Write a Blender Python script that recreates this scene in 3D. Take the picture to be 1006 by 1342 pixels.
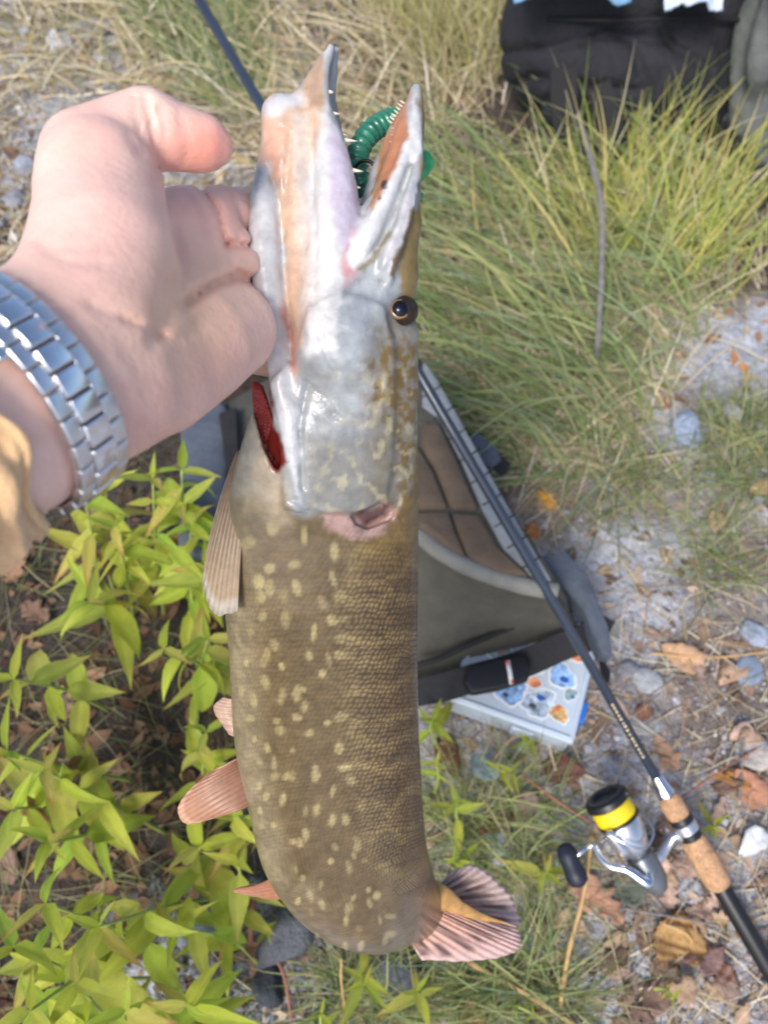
import bpy, bmesh, math, random
import numpy as np
from mathutils import Vector, Matrix
random.seed(7); RNG = np.random.default_rng(7)
scene = bpy.context.scene
for o in list(bpy.data.objects): bpy.data.objects.remove(o)

# ------------------------------------------------------------------ camera, sky, sun, exposure
CAM_H, PITCH, FOCAL = 1.0, math.radians(58), 1031.0      # metres, downward tilt, focal length in photo pixels (1006 wide)
cd = bpy.data.cameras.new('camera'); cam = bpy.data.objects.new('camera', cd); scene.collection.objects.link(cam)
cd.sensor_fit = 'HORIZONTAL'; cd.sensor_width = 36.0; cd.lens = 18.0 / (503.0 / FOCAL)
cd.clip_start = 0.01; cd.clip_end = 2000
cam.location = (0, 0, CAM_H); cam.rotation_euler = (math.pi / 2 - PITCH, 0, 0)
cd.dof.use_dof = True; cd.dof.focus_distance = 0.40; cd.dof.aperture_fstop = 12.5
scene.camera = cam
world = bpy.data.worlds.new('World'); scene.world = world; world.use_nodes = True
wn = world.node_tree.nodes; wl = world.node_tree.links
sky = wn.new('ShaderNodeTexSky'); sky.sky_type = 'NISHITA'; sky.sun_disc = False
SUN_EL, SUN_AZ = math.radians(48), math.radians(-155)       # azimuth from +Y towards +X
sky.sun_elevation = SUN_EL; sky.sun_rotation = SUN_AZ
sky.air_density = 0.8; sky.dust_density = 2.5; sky.ozone_density = 1.0
wl.new(sky.outputs[0], wn['Background'].inputs[0]); wn['Background'].inputs[1].default_value = 0.105
sd = bpy.data.lights.new('sun', 'SUN'); sd.energy = 1.5; sd.angle = math.radians(18); sd.color = (1.0, 0.96, 0.90)
sun = bpy.data.objects.new('sun', sd); scene.collection.objects.link(sun)
sdir = Vector((math.sin(SUN_AZ) * math.cos(SUN_EL), math.cos(SUN_AZ) * math.cos(SUN_EL), math.sin(SUN_EL)))
sun.rotation_euler = sdir.to_track_quat('Z', 'Y').to_euler(); sun.location = sdir * 10
cy = scene.cycles; cy.max_bounces = 6; cy.diffuse_bounces = 3; cy.glossy_bounces = 3; cy.transmission_bounces = 5; cy.transparent_max_bounces = 6
vs = scene.view_settings
vs.view_transform = 'Standard'; vs.look = 'None'; vs.gamma = 1; vs.use_curve_mapping = False; vs.exposure = 0.95

# ------------------------------------------------------------------ helpers: space
CF = np.array((0, math.cos(PITCH), -math.sin(PITCH))); CR = np.array((1.0, 0, 0)); CU = np.array((0, math.sin(PITCH), math.cos(PITCH)))
CC = np.array((0, 0, CAM_H))
def K(px, py, d): return np.array(((px - 503) / FOCAL * d, (671 - py) / FOCAL * d, -d))      # camera axes
def c2w(p):
    p = np.asarray(p, float); return CC + p[..., 0:1] * CR + p[..., 1:2] * CU - p[..., 2:3] * CF
def W(px, py, d): return c2w(K(px, py, d))
def G(px, py, z=0.0):
    v = CF + CR * (px - 503) / FOCAL + CU * (671 - py) / FOCAL
    return CC + v * ((z - CAM_H) / v[2])
def lin(r, g, b, f=1.0):
    out = []
    for c in (r, g, b):
        c /= 255.0; out.append((c / 12.92 if c <= 0.04045 else ((c + 0.055) / 1.055) ** 2.4) * f)
    return np.array(out)
def hash2(i, j, s): 
    n = (i.astype(np.int64) * 374761393 + j.astype(np.int64) * 668265263 + s * 1442695041) & 0x7fffffff
    n = ((n ^ (n >> 13)) * 1274126177) & 0x7fffffff
    return ((n ^ (n >> 16)) & 0xffff) / 65535.0
def vnoise(x, y, s=0):
    x = np.asarray(x, float); y = np.asarray(y, float)
    i = np.floor(x); j = np.floor(y); u = x - i; v = y - j; u = u * u * (3 - 2 * u); v = v * v * (3 - 2 * v)
    a = hash2(i, j, s); b = hash2(i + 1, j, s); c = hash2(i, j + 1, s); d = hash2(i + 1, j + 1, s)
    return (a * (1 - u) + b * u) * (1 - v) + (c * (1 - u) + d * u) * v
def fbm(x, y, s=0, n=4):
    r = 0; a = 0.5
    for k in range(n): r = r + a * vnoise(x * 2 ** k, y * 2 ** k, s + k * 17); a *= 0.5
    return r / (1 - 0.5 ** n)
def sstep(a, b, x):
    t = np.clip((x - a) / (b - a), 0, 1); return t * t * (3 - 2 * t)
def gz(x, y):
    r = np.hypot(x, np.asarray(y) - 0.8)
    return (fbm(np.asarray(x) * 3, np.asarray(y) * 3, 5, 4) - 0.5) * 0.05 * (1 - sstep(3, 8, r)) + (fbm(np.asarray(x) * 25, np.asarray(y) * 25, 9, 2) - 0.5) * 0.012 * (1 - sstep(2, 4, r))
def GG(px, py, up=0.0):
    p = G(px, py, 0.0)
    for _ in range(3): p = G(px, py, float(gz(p[0], p[1])) + up)
    return p

# ------------------------------------------------------------------ helpers: objects
COL = scene.collection
def link(o, parent=None):
    COL.objects.link(o)
    if parent is not None: o.parent = parent
    return o
def tag(o, label=None, cat=None, group=None, kind=None):
    if label: o['label'] = label
    if cat: o['category'] = cat
    if group: o['group'] = group
    if kind: o['kind'] = kind
    return o
def empty(name, loc, label, cat, group=None):
    o = bpy.data.objects.new(name, None); o.location = Vector(loc); o.empty_display_size = 0.02; link(o)
    bpy.context.view_layer.update()
    return tag(o, label, cat, group)
def mesh(name, V, Fc, mat=None, colors=None, smooth=True):
    me = bpy.data.meshes.new(name)
    V = np.asarray(V, float)
    me.from_pydata(V.tolist(), [], Fc.tolist() if isinstance(Fc, np.ndarray) else Fc)
    if colors is not None:
        a = me.color_attributes.new('col', 'FLOAT_COLOR', 'POINT')
        c = np.ones((len(V), 4), np.float32); c[:, :colors.shape[1]] = colors
        a.data.foreach_set('color', c.ravel())
    if smooth: me.polygons.foreach_set('use_smooth', np.ones(len(me.polygons), bool))
    if mat: me.materials.append(mat)
    me.update(); return me
def obj(name, me, parent=None, world=True):
    """me holds world coordinates; a child keeps them by moving the data into its parent's frame (parents are never rotated while building)"""
    o = bpy.data.objects.new(name, me); link(o)
    if parent is not None:
        o.parent = parent
        if world: o.matrix_parent_inverse = Matrix.Translation(-parent_origin(parent))
    return o
def parent_origin(p):
    return Vector(p.location) if p.parent is None else Vector((0, 0, 0))
def from_bm(name, bm, mat=None, smooth=False):
    bmesh.ops.recalc_face_normals(bm, faces=bm.faces)
    me = bpy.data.meshes.new(name); bm.to_mesh(me); bm.free()
    if smooth: me.polygons.foreach_set('use_smooth', np.ones(len(me.polygons), bool))
    if mat: me.materials.append(mat)
    return me
def tube(name, P, R, mat=None, seg=10, caps=True, flat=None):
    """swept tube through points P with radii R; flat=(vector, ratio) squashes the section along vector"""
    P = np.asarray(P, float); n = len(P); R = np.broadcast_to(np.asarray(R, float), (n,))
    T = np.gradient(P, axis=0); T /= np.linalg.norm(T, axis=1)[:, None]
    ref = np.array((0.13, 0.21, 0.97)) if flat is None else np.asarray(flat[0], float)
    V = []; Fc = []
    for i in range(n):
        b = ref - T[i] * ref.dot(T[i]); b /= np.linalg.norm(b); a = np.cross(T[i], b)
        q = 1 if flat is None else flat[1]
        for k in range(seg):
            t = 2 * math.pi * k / seg; V.append(P[i] + R[i] * (a * math.cos(t) + b * math.sin(t) * q))
    for i in range(n - 1):
        for k in range(seg):
            k2 = (k + 1) % seg; Fc.append((i * seg + k, i * seg + k2, (i + 1) * seg + k2, (i + 1) * seg + k))
    if caps: Fc.append(tuple(range(seg))[::-1]); Fc.append(tuple(range((n - 1) * seg, n * seg)))
    return mesh(name, V, Fc, mat)
def lathe(name, O, D, prof, mat=None, seg=28, S=None):
    """revolve (along, radius) pairs round axis D through O"""
    O = np.asarray(O, float); D = np.asarray(D, float) / np.linalg.norm(D)
    ref = np.array((0.0, 0, 1)) if abs(D[2]) < 0.9 else np.array((1.0, 0, 0))
    a = np.cross(D, ref); a /= np.linalg.norm(a); b = np.cross(D, a)
    V = []; Fc = []
    for h, r in prof:
        for k in range(seg):
            t = 2 * math.pi * k / seg; V.append(O + D * h + max(r, 1e-5) * (a * math.cos(t) + b * math.sin(t)))
    for i in range(len(prof) - 1):
        for k in range(seg):
            k2 = (k + 1) % seg; Fc.append((i * seg + k, i * seg + k2, (i + 1) * seg + k2, (i + 1) * seg + k))
    Fc.append(tuple(range(seg))); Fc.append(tuple(range((len(prof) - 1) * seg, len(prof) * seg)))
    bm = bmesh.new(); vs_ = [bm.verts.new(v) for v in V]
    for f in Fc: bm.faces.new([vs_[i] for i in f])
    me = from_bm(name, bm, mat, True)
    try: me.set_sharp_from_angle(angle=math.radians(40))
    except Exception: pass
    return me
def bez(P, n=24):
    """Catmull-Rom through points"""
    P = [np.asarray(p, float) for p in P]; Q = [2 * P[0] - P[1]] + P + [2 * P[-1] - P[-2]]
    out = []
    m = len(P) - 1
    for s in np.linspace(0, m, n):
        i = min(int(s), m - 1); t = s - i; a, b, c, d = Q[i:i + 4]
        out.append(0.5 * ((2 * b) + (c - a) * t + (2 * a - 5 * b + 4 * c - d) * t * t + (3 * b - a - 3 * c + d) * t ** 3))
    return np.array(out)
def slab(name, pts_lo, pts_hi, mat, bev=0.004, seg=3, smooth=True, crown=0.0):
    """closed solid between two matching outlines"""
    bm = bmesh.new(); lo = [bm.verts.new(p) for p in pts_lo]; hi = [bm.verts.new(p) for p in pts_hi]; n = len(lo)
    f = bm.faces.new(hi); bm.faces.new(lo[::-1])
    for i in range(n): bm.faces.new((lo[i], lo[(i + 1) % n], hi[(i + 1) % n], hi[i]))
    if crown:
        c = bmesh.ops.poke(bm, faces=[f]); 
        nrm = Vector(np.mean(pts_hi, 0) - np.mean(pts_lo, 0)).normalized()
        for v in c['verts']: v.co += nrm * crown
    if bev: 
        bm.edges.ensure_lookup_table()
        bmesh.ops.recalc_face_normals(bm, faces=bm.faces)
        ed = [e for e in bm.edges if e.is_manifold and e.calc_face_angle(0) > 0.5]
        bmesh.ops.bevel(bm, geom=ed, offset=bev, segments=seg, affect='EDGES', profile=0.5, clamp_overlap=True)
    me = from_bm(name, bm, mat, smooth)
    return me

# ------------------------------------------------------------------ helpers: materials
def mat(name, color=(0.5, 0.5, 0.5), rough=0.6, metal=0.0, attr=None, noise=None, bump=None, sss=0, coat=0, trans=0, alpha=1, rnd=0, sheen=0, spec=0.5, transmission=0, extra=None):
    m = bpy.data.materials.new(name); m.use_nodes = True; nt = m.node_tree; N = nt.nodes; L = nt.links
    b = N['Principled BSDF']; b.inputs['Roughness'].default_value = rough; b.inputs['Metallic'].default_value = metal
    b.inputs['Specular IOR Level'].default_value = spec
    tc = N.new('ShaderNodeTexCoord')
    if attr:
        a = N.new('ShaderNodeAttribute'); a.attribute_name = attr; out = a.outputs['Color']
    else:
        r = N.new('ShaderNodeRGB'); r.outputs[0].default_value = (*color[:3], 1); out = r.outputs[0]
    if noise:       # (scale, amount)
        for sc, am in (noise if isinstance(noise, list) else [noise]):
            t = N.new('ShaderNodeTexNoise'); t.inputs['Scale'].default_value = sc; t.inputs['Detail'].default_value = 5
            L.new(tc.outputs['Object'], t.inputs['Vector'])
            mr = N.new('ShaderNodeMapRange'); mr.inputs[1].default_value = 0.3; mr.inputs[2].default_value = 0.7; mr.inputs[3].default_value = 1 - am; mr.inputs[4].default_value = 1 + am
            L.new(t.outputs[0], mr.inputs[0])
            mx = N.new('ShaderNodeVectorMath'); mx.operation = 'SCALE'; L.new(out, mx.inputs[0]); L.new(mr.outputs[0], mx.inputs['Scale']); out = mx.outputs[0]
    if rnd:
        oi = N.new('ShaderNodeObjectInfo'); hs = N.new('ShaderNodeHueSaturation')
        mh = N.new('ShaderNodeMapRange'); mh.inputs[3].default_value = 0.5 - rnd * 0.10; mh.inputs[4].default_value = 0.5 + rnd * 0.10; L.new(oi.outputs['Random'], mh.inputs[0]); L.new(mh.outputs[0], hs.inputs['Hue'])
        ml = N.new('ShaderNodeMath'); ml.operation = 'MULTIPLY'; ml.inputs[1].default_value = 7.31; L.new(oi.outputs['Random'], ml.inputs[0])
        fr = N.new('ShaderNodeMath'); fr.operation = 'FRACT'; L.new(ml.outputs[0], fr.inputs[0])
        mv = N.new('ShaderNodeMapRange'); mv.inputs[3].default_value = 1 - rnd; mv.inputs[4].default_value = 1 + rnd; L.new(fr.outputs[0], mv.inputs[0]); L.new(mv.outputs[0], hs.inputs['Value'])
        L.new(out, hs.inputs['Color']); out = hs.outputs[0]
    L.new(out, b.inputs['Base Color'])
    if bump:        # list of (scale, distance)
        prev = None
        for sc, dist in (bump if isinstance(bump, list) else [bump]):
            t = N.new('ShaderNodeTexNoise'); t.inputs['Scale'].default_value = sc; t.inputs['Detail'].default_value = 4
            L.new(tc.outputs['Object'], t.inputs['Vector'])
            bp = N.new('ShaderNodeBump'); bp.inputs['Distance'].default_value = dist; bp.inputs['Strength'].default_value = 1
            L.new(t.outputs[0], bp.inputs['Height'])
            if prev: L.new(prev, bp.inputs['Normal'])
            prev = bp.outputs[0]
        L.new(prev, b.inputs['Normal'])
    if sss: 
        b.inputs['Subsurface Weight'].default_value = sss; b.inputs['Subsurface Radius'].default_value = (1, 0.35, 0.2); b.inputs['Subsurface Scale'].default_value = 0.004
    if coat: b.inputs['Coat Weight'].default_value = coat; b.inputs['Coat Roughness'].default_value = 0.105
    if sheen: b.inputs['Sheen Weight'].default_value = sheen
    if transmission: b.inputs['Transmission Weight'].default_value = transmission
    b.inputs['Alpha'].default_value = alpha
    if trans:
        tr = N.new('ShaderNodeBsdfTranslucent'); L.new(out, tr.inputs[0]); ms = N.new('ShaderNodeMixShader'); ms.inputs[0].default_value = trans
        L.new(b.outputs[0], ms.inputs[1]); L.new(tr.outputs[0], ms.inputs[2]); L.new(ms.outputs[0], N['Material Output'].inputs[0])
    if extra: extra(nt, b, tc, out)
    return m

# ------------------------------------------------------------------ helpers: implicit modelling
def smin(a, b, k):
    if k <= 0: return np.minimum(a, b)
    h = np.clip(0.5 + 0.5 * (b - a) / k, 0, 1); return b + (a - b) * h - k * h * (1 - h)
def polysdf(px, py, poly):
    d = np.full(px.shape, 1e9, np.float32); s = np.zeros(px.shape, bool); n = len(poly)
    for i in range(n):
        ax, ay = poly[i]; bx, by = poly[(i + 1) % n]; ex, ey = bx - ax, by - ay
        wx, wy = px - ax, py - ay; t = np.clip((wx * ex + wy * ey) / (ex * ex + ey * ey + 1e-9), 0, 1)
        d = np.minimum(d, (wx - ex * t) ** 2 + (wy - ey * t) ** 2)
        c = ((ay > py) != (by > py)) & (px < (bx - ax) * (py - ay) / ((by - ay) if by != ay else 1e-9) + ax); s ^= c
    d = np.sqrt(d); return np.where(s, -d, d)
def linedist(px, py, line):
    d = np.full(px.shape, 1e9, np.float32)
    for (ax, ay), (bx, by) in zip(line[:-1], line[1:]):
        ex, ey = bx - ax, by - ay; wx, wy = px - ax, py - ay; t = np.clip((wx * ex + wy * ey) / (ex * ex + ey * ey + 1e-9), 0, 1)
        d = np.minimum(d, (wx - ex * t) ** 2 + (wy - ey * t) ** 2)
    return np.sqrt(d)
class Sdf:
    def __init__(s, B, lo, hi, h):
        """B: rows are grid axes in source space"""
        s.B = np.asarray(B, float); s.lo = np.asarray(lo, float); s.h = h
        s.n = np.ceil((np.asarray(hi) - s.lo) / h).astype(int) + 1
        s.F = np.full(s.n, 0.06, np.float32)
    def g(s, p): return s.B @ np.asarray(p, float)
    def box(s, lo, hi):
        a = np.clip(np.floor((lo - s.lo) / s.h).astype(int), 0, s.n - 1); b = np.clip(np.ceil((hi - s.lo) / s.h).astype(int) + 1, 1, s.n)
        sl = tuple(slice(x, max(y, x + 1)) for x, y in zip(a, b))
        ax = [(s.lo[i] + s.h * np.arange(sl[i].start, sl[i].stop)).astype(np.float32) for i in range(3)]
        return sl, ax[0][:, None, None], ax[1][None, :, None], ax[2][None, None, :]
    def chain(s, pts, k=0.004, sub=False):
        D = np.full(s.n, 0.06, np.float32)
        for (p, r), (q, r2) in zip(pts[:-1], pts[1:]):
            p = s.g(p); q = s.g(q); m = max(r, r2) + k + 3 * s.h
            sl, X, Y, Z = s.box(np.minimum(p, q) - m, np.maximum(p, q) + m)
            e = q - p; L2 = e @ e + 1e-12
            t = np.clip(((X - p[0]) * e[0] + (Y - p[1]) * e[1] + (Z - p[2]) * e[2]) / L2, 0, 1)
            d = np.sqrt((X - p[0] - e[0] * t) ** 2 + (Y - p[1] - e[1] * t) ** 2 + (Z - p[2] - e[2] * t) ** 2) - (r + (r2 - r) * t)
            D[sl] = np.minimum(D[sl], d)
        s.F = smin(s.F, D, k)
    def ell(s, pts, k=0.004):
        """pts: (pos, a, b, e1) elliptical sections, a along e1, b across"""
        D = np.full(s.n, 0.06, np.float32)
        for (p, a, b, e1), (q, a2, b2, f1) in zip(pts[:-1], pts[1:]):
            p = s.g(p); q = s.g(q); m = max(a, a2) + k + 3 * s.h
            sl, X, Y, Z = s.box(np.minimum(p, q) - m, np.maximum(p, q) + m)
            e = q - p; L = np.linalg.norm(e); T = e / L
            u = s.g(np.asarray(e1) + np.asarray(f1)); u = u - T * (u @ T); u /= np.linalg.norm(u); v = np.cross(T, u)
            dx, dy, dz = X - p[0], Y - p[1], Z - p[2]
            tt = (dx * T[0] + dy * T[1] + dz * T[2]) / L; t = np.clip(tt, 0, 1); w = (tt - t) * L
            aa = a + (a2 - a) * t; bb = b + (b2 - b) * t
            du = dx * u[0] + dy * u[1] + dz * u[2]; dv = dx * v[0] + dy * v[1] + dz * v[2]
            kk = np.sqrt((du / aa) ** 2 + (dv / bb) ** 2 + (w / bb) ** 2) + 1e-6
            gr = np.sqrt((du / aa ** 2) ** 2 + (dv / bb ** 2) ** 2 + (w / bb ** 2) ** 2) + 1e-6
            d = np.where(kk < 0.2, (kk - 1) * bb, kk * (kk - 1) / gr).astype(np.float32)
            D[sl] = np.minimum(D[sl], np.clip(d, -0.06, 0.06))
        s.F = smin(s.F, D, k)
    def pix(s, poly, pad, zr):
        """sub-grid whose picture position lies near poly, between depths zr"""
        P = [s.g(K(x, y, z)) for x, y in poly for z in zr]; P = np.array(P)
        m = pad
        sl, X, Y, Z = s.box(P.min(0) - m, P.max(0) + m)
        Bi = s.B.T
        cx = Bi[0, 0] * X + Bi[0, 1] * Y + Bi[0, 2] * Z; cy = Bi[1, 0] * X + Bi[1, 1] * Y + Bi[1, 2] * Z; cz = Bi[2, 0] * X + Bi[2, 1] * Y + Bi[2, 2] * Z
        d = -cz; return sl, 503 + FOCAL * cx / d, 671 - FOCAL * cy / d, d
    def plate(s, core, poly, h, zr, k=0.001):
        sl, px, py, d = s.pix(poly, 0.01, zr); ps = polysdf(px, py, poly) * d / FOCAL
        ps = np.where((d < zr[0]) | (d > zr[1]), 0.02, ps)
        v = -smin(-(core[sl] - h), -ps, 0.0015); s.F[sl] = smin(s.F[sl], v.astype(np.float32), k)
    def carve(s, core, poly, depth, zr, k=0.001):
        sl, px, py, d = s.pix(poly, 0.01, zr); ps = polysdf(px, py, poly) * d / FOCAL
        ps = np.where((d < zr[0]) | (d > zr[1]), 0.02, ps)
        v = np.maximum(ps, -(core[sl] + depth)); s.F[sl] = -smin(-s.F[sl], v.astype(np.float32), k)
    def groove(s, line, w, depth, zr):
        """w in photo pixels, depth in metres; a soft crease"""
        sl, px, py, d = s.pix(line, 0.012, zr); g = linedist(px, py, line)
        f = np.exp(-(g / w) ** 2) * depth; f = np.where((d < zr[0]) | (d > zr[1]), 0, f); s.F[sl] += f.astype(np.float32)
    def surface(s, it=1, extra=None):
        F = s.F; S = F < 0; h = s.h
        n0, n1, n2 = F.shape
        cnt = np.zeros((n0 - 1, n1 - 1, n2 - 1), np.uint8)
        for i in (0, 1):
            for j in (0, 1):
                for k in (0, 1): cnt += S[i:n0 - 1 + i, j:n1 - 1 + j, k:n2 - 1 + k]
        c = np.argwhere((cnt > 0) & (cnt < 8)); m = len(c)
        acc = np.zeros((m, 3)); num = np.zeros(m)
        for ax in range(3):
            o = [x for x in range(3) if x != ax]
            for u in (0, 1):
                for v in (0, 1):
                    off = np.zeros(3, int); off[o[0]] = u; off[o[1]] = v; of2 = off.copy(); of2[ax] = 1
                    A = F[tuple((c + off).T)]; Bv = F[tuple((c + of2).T)]; x = (A < 0) != (Bv < 0)
                    t = np.where(x, A / np.where(x, A - Bv, 1), 0)
                    pos = np.tile(off.astype(float), (m, 1)); pos[:, ax] = t
                    acc += pos * x[:, None]; num += x
        V = s.lo + h * (c + acc / num[:, None])
        idx = np.full(cnt.shape, -1, np.int32); idx[tuple(c.T)] = np.arange(m)
        Q = []
        for ax in range(3):
            o = [x for x in range(3) if x != ax]
            a = [slice(None)] * 3; b = [slice(None)] * 3; a[ax] = slice(0, -1); b[ax] = slice(1, None)
            x = np.argwhere(S[tuple(a)] != S[tuple(b)])
            x = x[(x[:, o[0]] > 0) & (x[:, o[1]] > 0) & (x[:, o[0]] < F.shape[o[0]] - 1) & (x[:, o[1]] < F.shape[o[1]] - 1)]
            ins = S[tuple(x.T)]
            def cell(du, dv):
                y = x.copy(); y[:, o[0]] += du; y[:, o[1]] += dv; return idx[tuple(y.T)]
            q = np.stack([cell(-1, -1), cell(0, -1), cell(0, 0), cell(-1, 0)], 1)
            fl = ins if ax != 1 else ~ins
            q[~fl] = q[~fl][:, ::-1]; Q.append(q)
        Q = np.concatenate(Q); Q = Q[(Q >= 0).all(1)]
        E = np.concatenate([Q[:, [0, 1]], Q[:, [1, 2]], Q[:, [2, 3]], Q[:, [3, 0]]]); 
        deg = np.bincount(E[:, 0], minlength=m) + np.bincount(E[:, 1], minlength=m)
        for _ in range(it):
            A = np.stack([np.bincount(E[:, 0], V[E[:, 1], k], m) + np.bincount(E[:, 1], V[E[:, 0], k], m) for k in range(3)], 1)
            V = V * 0.4 + 0.6 * A / np.maximum(deg, 1)[:, None]
        if extra:                                           # (weight function of source-space points, iterations)
            w = extra[0](V @ s.B)[:, None]
            for _ in range(extra[1]):
                A = np.stack([np.bincount(E[:, 0], V[E[:, 1], k], m) + np.bincount(E[:, 1], V[E[:, 0], k], m) for k in range(3)], 1)
                V = V + w * .7 * (A / np.maximum(deg, 1)[:, None] - V)
        return V @ s.B, Q
def pxof(P):
    return 503 + FOCAL * P[:, 0] / -P[:, 2], 671 - FOCAL * P[:, 1] / -P[:, 2]
def w2c(p):
    q = np.asarray(p, float) - CC; return np.array((q @ CR, q @ CU, -(q @ CF)))
def inpoly(px, py, poly): return polysdf(np.asarray(px, float), np.asarray(py, float), poly) < 0
def g2p(P):
    """world points to photo pixels"""
    q = P - CC; d = q @ CF; return 503 + FOCAL * (q @ CR) / d, 671 - FOCAL * (q @ CU) / d
# ------------------------------------------------------------------ ground
def ground():
    def axis(a, b, n): 
        f = np.linspace(a, b, n); k = np.geomspace(0.02, 400, 26); return np.concatenate([(a - k)[::-1], f, b + k])
    xs, ys = axis(-1.7, 1.7, 300), axis(-0.5, 3.0, 300)
    X, Y = np.meshgrid(xs, ys, indexing='ij'); Z = gz(X, Y)
    V = np.stack([X, Y, Z], -1).reshape(-1, 3); nx, ny = len(xs), len(ys)
    i, j = np.meshgrid(np.arange(nx - 1), np.arange(ny - 1), indexing='ij'); a = (i * ny + j).ravel()
    Q = np.stack([a, a + ny, a + ny + 1, a + 1], 1)
    # soil colours: grey gravelly sand, brown humus under the plants, the same dark brown under the grass
    n = fbm(V[:, 0] * 6, V[:, 1] * 6, 21, 4); n2 = fbm(V[:, 0] * 40, V[:, 1] * 40, 22, 3)
    sand = lin(178, 181, 190); dark_soil = lin(60, 50, 42); brown = lin(134, 124, 118)
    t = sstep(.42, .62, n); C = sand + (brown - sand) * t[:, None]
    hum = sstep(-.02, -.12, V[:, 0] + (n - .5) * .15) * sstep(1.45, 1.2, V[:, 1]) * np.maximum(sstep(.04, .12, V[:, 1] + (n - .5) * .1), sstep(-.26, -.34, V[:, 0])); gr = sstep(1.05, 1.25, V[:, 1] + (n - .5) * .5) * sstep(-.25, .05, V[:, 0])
    C = C + (dark_soil - C) * np.clip(hum * sstep(.05, .3, n + .12), 0, .95)[:, None]; C = C + (dark_soil * 1.1 - C) * (gr * .85)[:, None]
    C *= (.72 + .56 * n2)[:, None]
    def ex(nt, b, tc, out):
        pass
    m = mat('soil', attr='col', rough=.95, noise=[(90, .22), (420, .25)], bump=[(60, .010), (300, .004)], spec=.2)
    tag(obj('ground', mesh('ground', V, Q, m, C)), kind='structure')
ground()

# ------------------------------------------------------------------ grey backpack lying behind the fish
FAB = dict(rough=.9, noise=[(40, .12), (700, .12)], bump=[(30, .006), (700, .0008)])
def zp(pts, z): return [G(x, y, z) for x, y in pts]
def plate_on(name, pts, z, h, m, parent, bev=.004, crown=0.0, wrap=None):
    return obj(name, slab(name, zp(pts, z), [p + np.array((0, 0, h)) for p in zp(pts, z)], m, bev, 3, True, crown), parent)
def ribbon(name, pts, w, t, m, parent, n=40, up=(0, 0, 1)):
    """flat webbing through world points"""
    P = bez(pts, n); T = np.gradient(P, axis=0); T /= np.linalg.norm(T, axis=1)[:, None]; up = np.asarray(up, float)
    V = []
    for p, q in zip(P, T):
        s = np.cross(q, up); s /= np.linalg.norm(s); nn = np.cross(s, q)
        for a, b in ((-1, -1), (1, -1), (1, 1), (-1, 1)): V.append(p + s * w / 2 * a + nn * t / 2 * b)
    Fc = [(i * 4 + k, i * 4 + (k + 1) % 4, i * 4 + 4 + (k + 1) % 4, i * 4 + 4 + k) for i in range(n - 1) for k in range(4)] + [(0, 3, 2, 1), tuple(range(n * 4 - 4, n * 4))]
    return obj(name, mesh(name, V, Fc, m, smooth=False), parent)
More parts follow.
